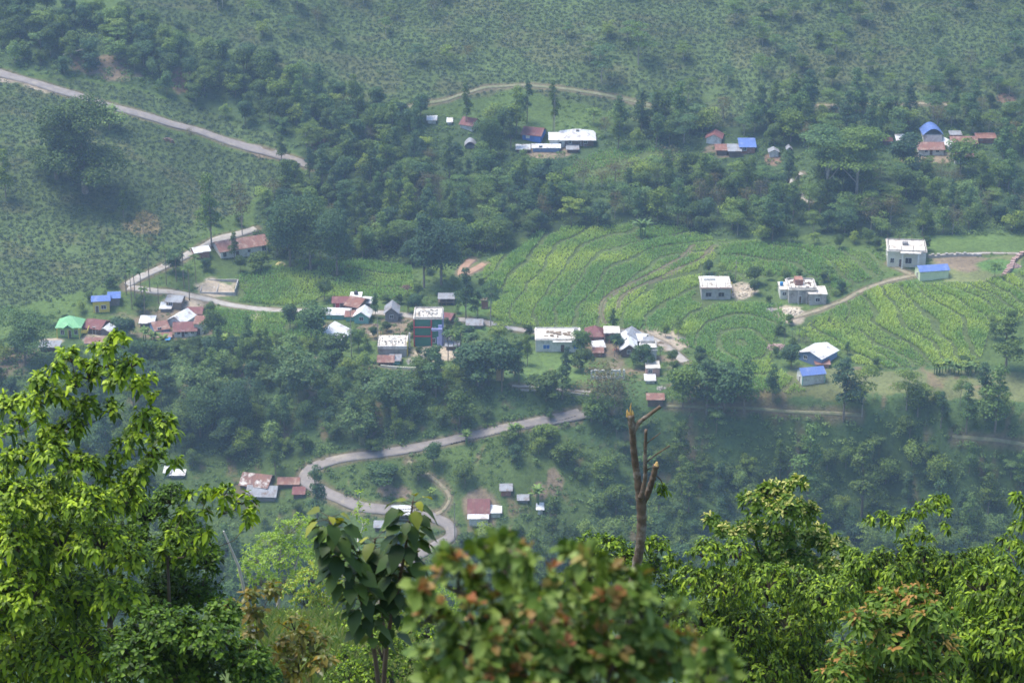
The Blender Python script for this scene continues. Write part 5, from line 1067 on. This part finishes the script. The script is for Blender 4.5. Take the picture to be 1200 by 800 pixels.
SL2 = leaf_mat('cream_shoot_leaves', [(0, (.04, .085, .01)), (.5, (.09, .165, .018)), (1, (.17, .25, .03))], trans=.35, rough=.5, spec=.2, tint=(.62, .58, .20))
YT = lambda p, q, r: (q > .3) * (r.random(len(p)) < .6) * r.uniform(.5, 1, len(p))
near_tree('flowering_tree', 'dark tree with yellow-cream shoots, tallest crown on the right', 'tree', 37, [(906, 577, 18), (932, 568, 14), (886, 590, 20), (920, 600, 24), (946, 600, 17), (952, 628, 22), (975, 640, 18), (994, 650, 11), (910, 632, 26), (882, 620, 18), (832, 609, 10), (846, 620, 12), (862, 626, 12), (930, 660, 26), (895, 660, 26), (970, 665, 20)], SL2, BKD, leaf=(.13, .028), K=9, seed=52, trunk_r=.10, cover_=7, droop=.35, tipf=YT)
B_ = [(828, 650, 22), (862, 648, 22), (812, 680, 22), (850, 688, 30), (900, 684, 32), (942, 690, 28), (820, 730, 32), (870, 740, 38), (930, 742, 38), (828, 785, 34), (890, 792, 40), (962, 705, 30), (985, 690, 22), (950, 790, 40)]
near_tree('drooping_tree', 'yellow-green tree with hanging leafy shoots below the crown with yellow-cream shoots', 'tree', 30, B_ + [(x, y + 10, r_ * 1.1, 1.6, 1.2) for x, y, r_ in B_[3:]], YL, BKD, leaf=(.090, .022), K=9, seed=53, trunk_r=.10, cover_=4.6, shell=.7, droop=.8)
C_ = [(1010, 660, 22), (1042, 672, 32), (1082, 668, 32), (1122, 668, 28), (1150, 656, 22), (1168, 672, 22), (1002, 692, 26), (1060, 700, 34), (1110, 700, 34)]
near_tree('arching_tree', 'right-hand tree with a thin arching top branch of hanging leaves', 'tree', 33, [(1020, 610, 8), (1034, 604, 9), (1050, 612, 11), (1066, 604, 10), (1082, 596, 11), (1096, 589, 11), (1106, 586, 10), (1110, 600, 8), (1108, 618, 7), (1075, 622, 10), (1060, 638, 12), (1090, 632, 8)] + C_ + [(x, y + 12, r_ * 1.1, 1.8, 1.4) for x, y, r_ in C_], YL, BKD, leaf=(.100, .023), K=9, seed=54, trunk_r=.10, cover_=4.6, shell=.7, droop=.75)
near_tree('reddish_shrub', 'long-leaved shrub with reddish shoots at the lower right', 'shrub', 24, [(1040, 712, 30), (1075, 708, 30), (1010, 732, 22), (1100, 722, 24), (1052, 750, 42), (1000, 772, 32), (1092, 762, 34), (1040, 792, 42), (985, 795, 24), (1080, 795, 36)], PL, BKD, leaf=(.15, .024), K=9, seed=55, trunk_r=.06, cover_=6, droop=.5, tipf=lambda p, q, r: (q > .2) * (r.random(len(p)) < .4) * r.uniform(.4, 1, len(p)))
E_ = [(1184, 640, 18), (1178, 666, 16), (1152, 692, 32), (1192, 700, 34), (1130, 742, 32), (1182, 752, 44), (1150, 792, 44), (1200, 795, 42), (1125, 795, 36), (1215, 650, 24)]
near_tree('edge_tree', 'leafy tree with long hanging shoots cut by the right frame edge', 'tree', 27, E_ + [(1193, 580, 8), (1199, 592, 7), (1196, 618, 12), (1204, 605, 10)] + [(x, y + 8, r_ * 1.1, 1.5, 1.3) for x, y, r_ in E_[2:9]], YL, BKD, leaf=(.110, .023), K=9, seed=56, trunk_r=.10, cover_=4.4, shell=.7, droop=.8)
# grass and weeds on the knoll
def knoll_grass():
    r = np.random.default_rng(61); n = 26000; Y = r.uniform(42, 74, n); px = r.uniform(270, 560, n); X = (px - 600) / (F * CP) * Y; m = fbm(X / 2.5, Y / 2.5, 62, 3) > .36; X, Y = X[m], Y[m]; n = len(X)
    B = np.stack([X, Y, zt(X, Y)], 1); a = r.uniform(0, 6.28, n); lean = r.uniform(.1, .6, n); h = r.uniform(.15, .5, n) * (.5 + vnoise(X / 2, Y / 2, 63)); d = np.stack([np.cos(a) * lean, np.sin(a) * lean, np.ones(n)], 1); sd = np.stack([-np.sin(a), np.cos(a), 0 * a], 1) * .022
    V = np.stack([B - sd, B + sd, B + d * h[:, None] * .6 + sd * .6, B + d * h[:, None] + d * [1, 1, -.5] * h[:, None] * .3], 1).reshape(-1, 3); k = np.arange(n)[:, None] * 4
    GM = leaf_mat('knoll_grass_blades', [(0, (.10, .17, .035)), (.5, (.17, .23, .06)), (1, (.28, .27, .11))], trans=.3, rough=.6, spec=.2)
    tag(mesh_np('grass', V, tris=np.concatenate([k + [[0, 1, 2]], k + [[0, 2, 3]]]), mat=GM), kind='stuff')
    n = 700; Y = r.uniform(42, 76, n); px = r.uniform(260, 580, n); X = (px - 600) / (F * CP) * Y; m = fbm(X / 3, Y / 3, 64, 3) > .47; X, Y = X[m], Y[m]; shrub_P = np.stack([X, Y, zt(X, Y) - .05], 1)
    rr = r.uniform(.15, .5, len(X)); k = np.repeat(np.arange(len(X)), 60); d = rdir(len(k), r); d[:, 2] = np.abs(d[:, 2]); C = shrub_P[k] + d * rr[k][:, None] * r.uniform(.5, 1.1, len(k))[:, None]
    V, T = clump_faces(C, d + rdir(len(k), r) * .6, .10, r); tag(mesh_np('knoll_weeds', V, tris=T, mat=LL, attrs={'tint': ('FLOAT', np.repeat(r.random(len(k)) * .5, 4))}), kind='stuff')
knoll_grass()
# ------------------------------------------------------------------ scattered trees, undergrowth, tea, maize
KEEPA = np.array(KEEP)
def clear(x, y, pad=0.0):
    ok = np.ones(len(x), bool)
    for kx, ky, kr in KEEP: ok &= np.hypot(x - kx, y - ky) > kr * .85 + pad
    return ok
def offroad(x, y, pad):
    ok = np.ones(len(x), bool)
    for k, L in ROADG.items(): ok &= polydist(x, y, L) > ROADS[k][1] / 2 + pad
    return ok
FIELDS = ('field_mid', 'field_mid2', 'field_left', 'field_left2', 'field_right', 'field_up', 'field_blue', 'lawn', 'yard_far', 'meadow', 'grass_far')
def infields(x, y, names=FIELDS):
    m = np.zeros(len(x), bool)
    for k in names: m |= inpoly(x, y, Z[k])
    return m
def cand(ymin, ymax, sp, seed, jit=.9):
    r = np.random.default_rng(seed); ys = np.arange(ymin, ymax, sp); P = []
    for j, y in enumerate(ys):
        w = y * .245; xs = np.arange(-w, w, sp) + (j % 2) * sp / 2
        P.append(np.stack([xs + r.uniform(-.5, .5, len(xs)) * sp * jit, np.full(len(xs), y) + r.uniform(-.5, .5, len(xs)) * sp * jit], 1))
    return np.concatenate(P), r
QUEUE = []
def scatter(zn, sp, mix, seed, size, keep=1.0, patch=0.0, ylim=(486, 900)):
    """mix: list of (kind, weight, label, group)"""
    P, r = cand(ylim[0], ylim[1], sp, seed); x, y = P[:, 0], P[:, 1]
    m = inpoly(x, y, Z[zn]) if isinstance(zn, str) else zn(x, y)
    m &= ~infields(x, y, FIELDS if seed != 24 else ('field_right',)) & (r.random(len(x)) < keep)
    if patch: m &= fbm(x / 16, y / 16, seed, 3) > patch
    x, y = x[m], y[m]; k = offroad(x, y, 2.2) & clear(x, y, 1.0); x, y = x[k], y[k]; z = zt(x, y); px, py = proj(np.stack([x, y, z], 1))
    ok = (px > -25) & (px < 1225) & (py > -20)
    w = np.array([q[1] for q in mix], float); w /= w.sum(); n = 0
    for i in np.where(ok)[0]:
        kd, _, lab, grp = mix[int(r.choice(len(mix), p=w))]; sc = r.uniform(*size) * (.92 if kd == 'slender' else .66 if kd == 'umbrella' else .8 if kd == 'bamboo' else 1); sq = r.uniform(.85, 1.1)
        q = F / (y[i] * CP - (z[i] - CAM_H) * SP); hw = 3.2 * sc * q; top = py[i] - KIND_H[kd] * sc * q * .9
        if any(y[i] < h[4] + 1 and px[i] + hw * .75 > h[0] and px[i] - hw * .75 < h[1] and top < h[3] - 2 and py[i] > h[2] for h in HB): continue   # would stand in front of a house
        QUEUE.append((sc * q * KIND_H[kd], kd, (x[i], y[i], z[i]), sc, lab, grp, sq)); n += 1
    print('scatter', zn if isinstance(zn, str) else 'fn', n)
G1 = 'trees of the wood behind the fields'
scatter('wood_mid', 5.5, [('broadleaf', 4, 'round green tree in the belt of woods above the bright terraced fields', G1), ('slender', 4.2, 'slender tree in the belt of woods above the bright terraced fields', 'slender ' + G1),
  ('umbrella', 1.8, 'flat-layered tree in the belt of woods above the bright terraced fields', 'layered ' + G1), ('pale', 2.4, 'light green tree in the belt of woods above the bright terraced fields', 'light ' + G1), ('brown', 1.1, 'thin brownish tree in the belt of woods above the bright terraced fields', 'brownish ' + G1),
  ('bushy', 2, 'low spreading bushy tree in the belt of woods above the bright terraced fields', 'bushy ' + G1)], 11, (.75, 1.2), patch=.27)
G2 = 'trees in the gully beside the main road'
scatter('gully', 6.0, [('broadleaf', 5, 'round tree in the wooded gully above the main road', G2), ('pale', 1.5, 'light green tree in the wooded gully above the main road', 'light ' + G2), ('bushy', 2, 'bushy tree in the wooded gully above the main road', 'bushy ' + G2)], 12, (.75, 1.15), patch=.28)
G3 = 'trees on the steep bank'
scatter(lambda x, y: inpoly(x, y, Z['bank']) & ~inpoly(x, y, Z['valley_open']), 5.4, [('broadleaf', 2.6, 'round dark tree on the steep bank between village and valley', G3), ('slender', 2.4, 'slender tree on the steep bank between village and valley', 'slender ' + G3), ('bushy', 3, 'bushy tree on the steep bank between village and valley', 'bushy ' + G3),
  ('pale', 1.8, 'light green tree on the steep bank between village and valley', 'light ' + G3), ('bamboo', 2.0, 'bamboo clump on the steep bank between village and valley', 'bamboo on the steep bank')], 13, (.6, 1.1), ylim=(484, 590), patch=.2)
G4 = 'trees in the open valley bottom'
scatter('valley_open', 7.4, [('broadleaf', 2, 'small round tree on the open valley floor', G4), ('bushy', 2, 'bushy tree on the open valley floor', 'bushy ' + G4), ('pale', 1, 'light green tree on the open valley floor', 'light ' + G4), ('banana', 1, 'banana plant on the open valley floor', 'banana plants in the valley')], 14, (.4, .8), keep=.75)
scatter('tea_top', 11, [('umbrella', 3, 'feathery shade tree standing in the upper tea garden', 'shade trees in the tea garden'), ('pale', 1, 'light green shade tree in the upper tea garden', 'light shade trees in the tea garden'), ('brown', 1, 'bare brownish tree in the upper tea garden', 'bare trees in the tea garden')], 15, (.55, 1.0), keep=.7, ylim=(700, 960), patch=.42)
scatter(lambda x, y: (inpoly(x, y, Z['tea_top'])) & (x > 75) & (y < 830), 8.5, [('umbrella', 2, 'feathery shade tree on the right side of the tea hill', 'shade trees right on the tea hill'), ('broadleaf', 1, 'round tree on the right side of the tea hill', 'round trees right on the tea hill')], 16, (.5, .85), keep=.6)
scatter('tea_left', 20, [('pale', 2, 'small light tree on the left tea slope', 'small trees on the left tea slope'), ('brown', 1, 'small bare tree on the left tea slope', 'bare trees on the left tea slope')], 17, (.3, .6), keep=.5)
scatter(lambda x, y: np.ones(len(x), bool) & (y < 640) & (y > 555) & ~inpoly(x, y, Z['tea_left']) & ~inpoly(x, y, Z['bank']), 6.2, [('broadleaf', 2, 'garden tree between the village houses', 'garden trees in the village'), ('bushy', 2, 'bushy garden tree between the village houses', 'bushy garden trees in the village'), ('pale', 1, 'light green garden tree between the village houses', 'light garden trees in the village')], 18, (.3, .62), keep=.85)
scatter(lambda x, y: (y > 625) & (y < 730) & ~inpoly(x, y, Z['wood_mid']) & ~inpoly(x, y, Z['tea_left']) & ~inpoly(x, y, Z['tea_top']) & ~inpoly(x, y, Z['gully']), 8, [('broadleaf', 2, 'tree at the border of the woods and the fields', 'border trees'), ('pale', 1, 'light green tree at the border of the woods and the fields', 'light border trees')], 19, (.4, .8), keep=.6)
G5 = 'trees on the rim of the terrace'
scatter(lambda x, y: inpoly(x, y, ground_poly([(880, 472), (1000, 470), (1230, 474), (1230, 520), (1000, 505), (860, 496)])), 5.6, [('slender', 3, 'slender tree in the open row along the lower rim of the dry meadow', 'slender ' + G5), ('pale', 1.4, 'light green tree in the open row along the lower rim of the dry meadow', 'light ' + G5),
  ('broadleaf', 2, 'round tree in the open row along the lower rim of the dry meadow', 'round ' + G5)], 24, (.7, 1.1), keep=.7)
scatter(lambda x, y: inpoly(x, y, ground_poly([(110, 404), (250, 404), (345, 410), (440, 436), (600, 462), (600, 480), (440, 456), (345, 436), (240, 426), (100, 424)])), 5.6, [('bamboo', 2, 'bamboo clump right under the edge of the village', 'bamboo under the village edge'), ('broadleaf', 2, 'round tree right under the edge of the village', 'round trees under the village edge'),
  ('bushy', 2, 'bushy tree right under the edge of the village', 'bushy trees under the village edge')], 25, (.6, .95), keep=.8)
CAP = {'broadleaf': 285, 'bushy': 285}; QUEUE.sort(key=lambda q: -q[0]); REST = []
for q in QUEUE:
    kd = q[1]
    if NPL.get(kd, 0) >= CAP.get(kd, 290): REST.append(q); continue
    place_tree(kd, q[2], q[3], q[4], q[5], {'bamboo': 'bamboo', 'palm': 'palm', 'banana': 'banana plant'}.get(kd, 'tree'), squash=q[6])
def woodland(rest):
    r = np.random.default_rng(77); VV = []; QQ = []; TT = []; MI = []; mats = [DG, MG, BARK]; n0 = 0; polys = []; cache = {}
    for _, kd, pos, sc, _l, _g, sq in rest:
        src = PROTO[kd][int(r.integers(len(PROTO[kd])))]
        if src.name not in cache:
            for c in src.children:
                if c.name.startswith('crown'):
                    me = c.data; V = np.empty(len(me.vertices) * 3, np.float32); me.vertices.foreach_get('co', V); T = np.empty(len(me.loops), np.int32); me.loops.foreach_get('vertex_index', T); cache[src.name] = (V.reshape(-1, 3), T.reshape(-1, 3), 0 if me.materials[0] == DG else 1)
        V, T, mi = cache[src.name]; a = r.uniform(0, 6.28); ca, sa = math.cos(a), math.sin(a); X = (V[:, 0] * ca - V[:, 1] * sa) * sc * sq + pos[0]; Y = (V[:, 0] * sa + V[:, 1] * ca) * sc * sq + pos[1]
        VV.append(np.stack([X, Y, V[:, 2] * sc + pos[2] - .15], 1)); TT.append(T + n0); MI.append(np.full(len(T), mi)); n0 += len(V)
        b = MB(); b.tube([(pos[0], pos[1], pos[2] - .5), (pos[0], pos[1], pos[2] + 5.5 * sc)], [.16 * sc, .08 * sc], 5); bv = np.array(b.v)
        bt = np.array([(f[0], f[i], f[i + 1]) for f in b.f for i in range(1, len(f) - 1)]); VV.append(bv); TT.append(bt + n0); MI.append(np.full(len(bt), 2)); n0 += len(bv)
    o = mesh_np('woodland', np.concatenate(VV), tris=np.concatenate(TT), mat=mats[0]); [o.data.materials.append(m) for m in mats[1:]]; o.data.polygons.foreach_set('material_index', np.concatenate(MI).astype(np.int32)); tag(o, kind='stuff'); print('woodland', len(rest))
if REST: woodland(REST)
print('trees', NPL)

def shrub_mass(name, P, rad, n, size, mat, kind='stuff', seed=0, flat=.75, tint=None):
    """low rounded shrubs standing at P with radius rad, one mesh"""
    r = np.random.default_rng(seed); k = np.repeat(np.arange(len(P)), n); d = rdir(len(k), r); d[:, 2] = np.abs(d[:, 2])
    q = r.uniform(.55, 1.05, len(k))[:, None]
    C = P[k] + d * rad[k][:, None] * q * np.array([1, 1, flat]); C[:, 2] += rad[k] * .05
    V, T = clump_faces(C, d + rdir(len(k), r) * .6 + [0, 0, .3], size * np.clip(rad[k], .5, 1.4), r)
    at_ = {'tint': ('FLOAT', np.repeat(tint[k], 4))} if tint is not None else None
    return tag(mesh_np(name, V, tris=T, mat=mat, attrs=at_), kind=kind)
UG = leaf_mat('undergrowth_leaves', [(0, (.04, .08, .026)), (.5, (.08, .145, .042)), (1, (.14, .22, .06))], tint=(.18, .26, .07), trans=.25, rough=.6, spec=.2)
def undergrowth(name, fn, sp, rad, seed, ylim, n=34, patch=.0):
    P, r = cand(ylim[0], ylim[1], sp, seed); x, y = P[:, 0], P[:, 1]
    m = fn(x, y) & ~infields(x, y)
    if patch: m &= fbm(x / 10, y / 10, seed, 3) > patch
    x, y = x[m], y[m]; k = offroad(x, y, .35) & clear(x, y, -.4); x, y = x[k], y[k]
    P = np.stack([x, y, zt(x, y) - .1], 1); px, py = proj(P); k = (px > -20) & (px < 1220) & (py > -15) & (py < 760); P = P[k]
    rr = r.uniform(rad[0], rad[1], len(P)) * (.6 + .8 * vnoise(P[:, 0] / 8, P[:, 1] / 8, seed)); tn = np.clip((vnoise(P[:, 0] / 12, P[:, 1] / 12, seed + 5) - .45) * 2.5, 0, 1) * r.uniform(.4, 1, len(P))
    shrub_mass(name, P, rr, n, .42, UG, seed=seed, tint=tn); print(name, len(P))
inwood = lambda x, y: inpoly(x, y, Z['wood_mid']) | inpoly(x, y, Z['gully'])
teaz = lambda x, y: inpoly(x, y, Z['tea_top']) | inpoly(x, y, Z['tea_left']) | inpoly(x, y, Z['tea_strip'])
undergrowth('wood_undergrowth', lambda x, y: inwood(x, y) & ~teaz(x, y), 2.5, (.8, 1.9), 31, (620, 800), patch=.30)
undergrowth('bank_undergrowth', lambda x, y: inpoly(x, y, Z['bank']) & ~inpoly(x, y, Z['valley_open']), 2.0, (.7, 1.9), 32, (485, 590), 38)
undergrowth('valley_undergrowth', lambda x, y: inpoly(x, y, Z['valley_open']), 1.9, (.4, 1.3), 33, (485, 590), patch=.30)
undergrowth('village_undergrowth', lambda x, y: ~inpoly(x, y, Z['bank']) & ~inwood(x, y) & ~teaz(x, y), 2.3, (.3, .9), 34, (550, 760), patch=.36)
# tea bushes in contour rows
TEA = leaf_mat('tea_leaves', [(0, (.020, .042, .030)), (.5, (.036, .070, .038)), (1, (.068, .112, .048))], tint=(.10, .16, .035), trans=.15, rough=.55, spec=.25)
P, r = cand(590, 960, 1.38, 41, .8); x, y = P[:, 0], P[:, 1]
x = x + .6 * np.sin(y / 3.1); m = teaz(x, y) | ((y > 800)); g = fbm(x / 13, y / 9, 43, 4); m &= ~inpoly(x, y, Z['gully']) | inpoly(x, y, Z['tea_strip'])
m &= (r.random(len(x)) < np.clip((g - .17) * 8, .15, .98)); x, y = x[m], y[m]
k = offroad(x, y, .8) & clear(x, y, -.5); x, y = x[k], y[k]
P = np.stack([x, y, zt(x, y) - .05], 1); px, py = proj(P); P = P[(px > -20) & (px < 1220) & (py > -25)]
shrub_mass('tea_bushes', P, r.uniform(.62, 1.02, len(P)), 24, .45, TEA, seed=42, flat=.8, tint=(r.random(len(P)) < .12) * r.uniform(.2, .8, len(P)))
print('tea', len(P))
# maize: upright blades in curved terraced rows
MZ = leaf_mat('maize_blades', [(0, (.10, .20, .055)), (.5, (.17, .31, .08)), (1, (.26, .42, .11))], tint=(.52, .60, .13), trans=.35, rough=.5, spec=.25)
C0 = hit(868, 402)[0]
def phase_mid(x, y): return np.hypot((x - C0[0]), (y - C0[1]) * .62) + 2.6 * (fbm(x / 18, y / 18, 61, 3) - .44) * 4
def phase_diag(x, y): return (x * .93 + y * .36) + 4.5 * np.sin(y / 9.0 + x * .05) * .6 + 2.2 * (fbm(x / 14, y / 14, 62, 3) - .44) * 4
def phase_flat(x, y): return y * .9 + x * .2 + 2 * (fbm(x / 20, y / 20, 63, 3) - .44) * 4
def maize(name, zs, phase, terr, rowsp, hgt, yel, seed, dens=1.0, gap=.15):
    P, r = cand(560, 760, .50, seed, 1.0); x, y = P[:, 0], P[:, 1]; m = np.zeros(len(x), bool)
    for q in zs: m |= inpoly(x, y, Z[q])
    x, y = x[m], y[m]; p = phase(x, y); row = np.round(p / rowsp) * rowsp; fr = (p / terr) % 1.0
    gapn = gap * (.6 + 1.4 * vnoise(x / 15, y / 15, seed + 1))
    m = (fr > gapn) & (r.random(len(x)) < dens * np.clip(1.5 - 3.0 * np.abs(p - row) / rowsp * .6, .25, 1))
    x, y, fr, p = x[m], y[m], fr[m], p[m]; k = offroad(x, y, .5) & clear(x, y, .3); x, y, fr, p = x[k], y[k], fr[k], p[k]
    terrid = np.floor(p / terr); hv = hgt * (.7 + .5 * _hash(terrid.astype(int), terrid.astype(int) * 3, seed)) * r.uniform(.75, 1.15, len(x)) * (.7 + .6 * vnoise(x / 6, y / 6, seed + 2))
    n = len(x); B = np.stack([x, y, zt(x, y)], 1); nb = 6; k = np.repeat(np.arange(n), nb); a = r.uniform(0, 6.28, n * nb); e = r.uniform(1.05, 1.5, n * nb)
    d = np.stack([np.cos(a) * np.cos(e), np.sin(a) * np.cos(e), np.sin(e)], 1); L = hv[k] * r.uniform(.6, 1.05, n * nb); sd = unit(np.cross(d, [0, 0, 1])) * (.075 * r.uniform(.8, 1.3, n * nb))[:, None] * 1.15
    b = B[k]; mid_ = b + d * L[:, None] * .6; tip = mid_ + (d * [1.4, 1.4, .35]) * L[:, None] * .5
    V = np.stack([b, mid_ - sd, mid_ + sd, tip], 1).reshape(-1, 3); j = np.arange(n * nb)[:, None] * 4; T = np.concatenate([j + [[0, 1, 2]], j + [[1, 3, 2]]])
    tn = .75 * np.clip((fbm(x / 12, y / 12, seed + 3, 4) - .5 + yel) * 2.4 + .45 * (_hash(terrid.astype(int), terrid.astype(int) * 5, seed + 4) - .5), 0, 1)
    o = tag(mesh_np(name, V, tris=T, mat=MZ, attrs={'tint': ('FLOAT', np.repeat(tn[k], 4))}), kind='stuff'); print(name, n)
maize('maize_crop', ['field_mid', 'field_mid2'], phase_mid, 6.2, .95, 1.45, .10, 71)
maize('pale_maize_crop', ['field_right'], phase_diag, 5.6, .9, 1.5, .20, 72, gap=.17)
maize('young_maize_crop', ['field_left', 'field_left2'], phase_flat, 9, 1.0, 1.4, .05, 73, gap=.05)
maize('upper_maize_crop', ['field_up', 'field_blue'], phase_mid, 7, 1.0, 1.2, .05, 74, dens=.8)
for kd, L_ in PROTO.items():          # a prototype nothing uses is taken away
    for v, o in enumerate(L_):
        if (kd, v) not in USED:
            for c in list(o.children): bpy.data.objects.remove(c)
            bpy.data.objects.remove(o)
# ------------------------------------------------------------------ haze, sky, sun
def build_haze():
    m, nt, out = new_mat('valley_haze'); v = N(nt, 'VolumePrincipled')
    v.inputs['Color'].default_value = HAZE_COL; v.inputs['Density'].default_value = HAZE_D; v.inputs['Anisotropy'].default_value = .2
    nt.links.new(v.outputs[0], out.inputs['Volume'])
    b = MB(); b.box(-2600, 2600, -90, 2650, -120, 430); o = b.build('haze', m); tag(o, kind='stuff')
HAZE_COL = (.50, .68, 1.0, 1); HAZE_D = .000175
build_haze()
w = bpy.data.worlds.new('World'); scene.world = w; w.use_nodes = True; nt = w.node_tree
sky = nt.nodes.new('ShaderNodeTexSky'); sky.sky_type = 'NISHITA'; sky.sun_disc = False
SUN_EL, SUN_AZ = R(68), R(-75)      # azimuth measured from +Y towards +X
sky.sun_elevation = SUN_EL; sky.sun_rotation = SUN_AZ; sky.air_density = 1.0; sky.dust_density = 1.5; sky.ozone_density = 1.0; sky.altitude = 600
bg = nt.nodes['Background']; nt.links.new(sky.outputs[0], bg.inputs[0]); bg.inputs[1].default_value = .135
sl = bpy.data.lights.new('sun', 'SUN'); so = bpy.data.objects.new('sun', sl); COL.objects.link(so)
sl.energy = 2.3; sl.angle = R(28); sl.color = (1, .95, .85)
from mathutils import Vector
sd = Vector((math.sin(SUN_AZ) * math.cos(SUN_EL), math.cos(SUN_AZ) * math.cos(SUN_EL), math.sin(SUN_EL)))
so.rotation_euler = sd.to_track_quat('Z', 'Y').to_euler(); so.location = (0, 0, 600)
vs = scene.view_settings; vs.view_transform = 'Standard'; vs.look = 'None'; vs.exposure = 1.42; vs.gamma = 1; vs.use_curve_mapping = False
cy = scene.cycles; cy.max_bounces = 6; cy.diffuse_bounces = 3; cy.glossy_bounces = 1; cy.transmission_bounces = 4; cy.transparent_max_bounces = 6; cy.volume_bounces = 1
cy.use_denoising = True; cy.denoiser = 'OPENIMAGEDENOISE'; cy.denoising_input_passes = 'RGB_ALBEDO_NORMAL'; cy.sample_clamp_indirect = 6
cy.use_adaptive_sampling = True; cy.adaptive_threshold = .01
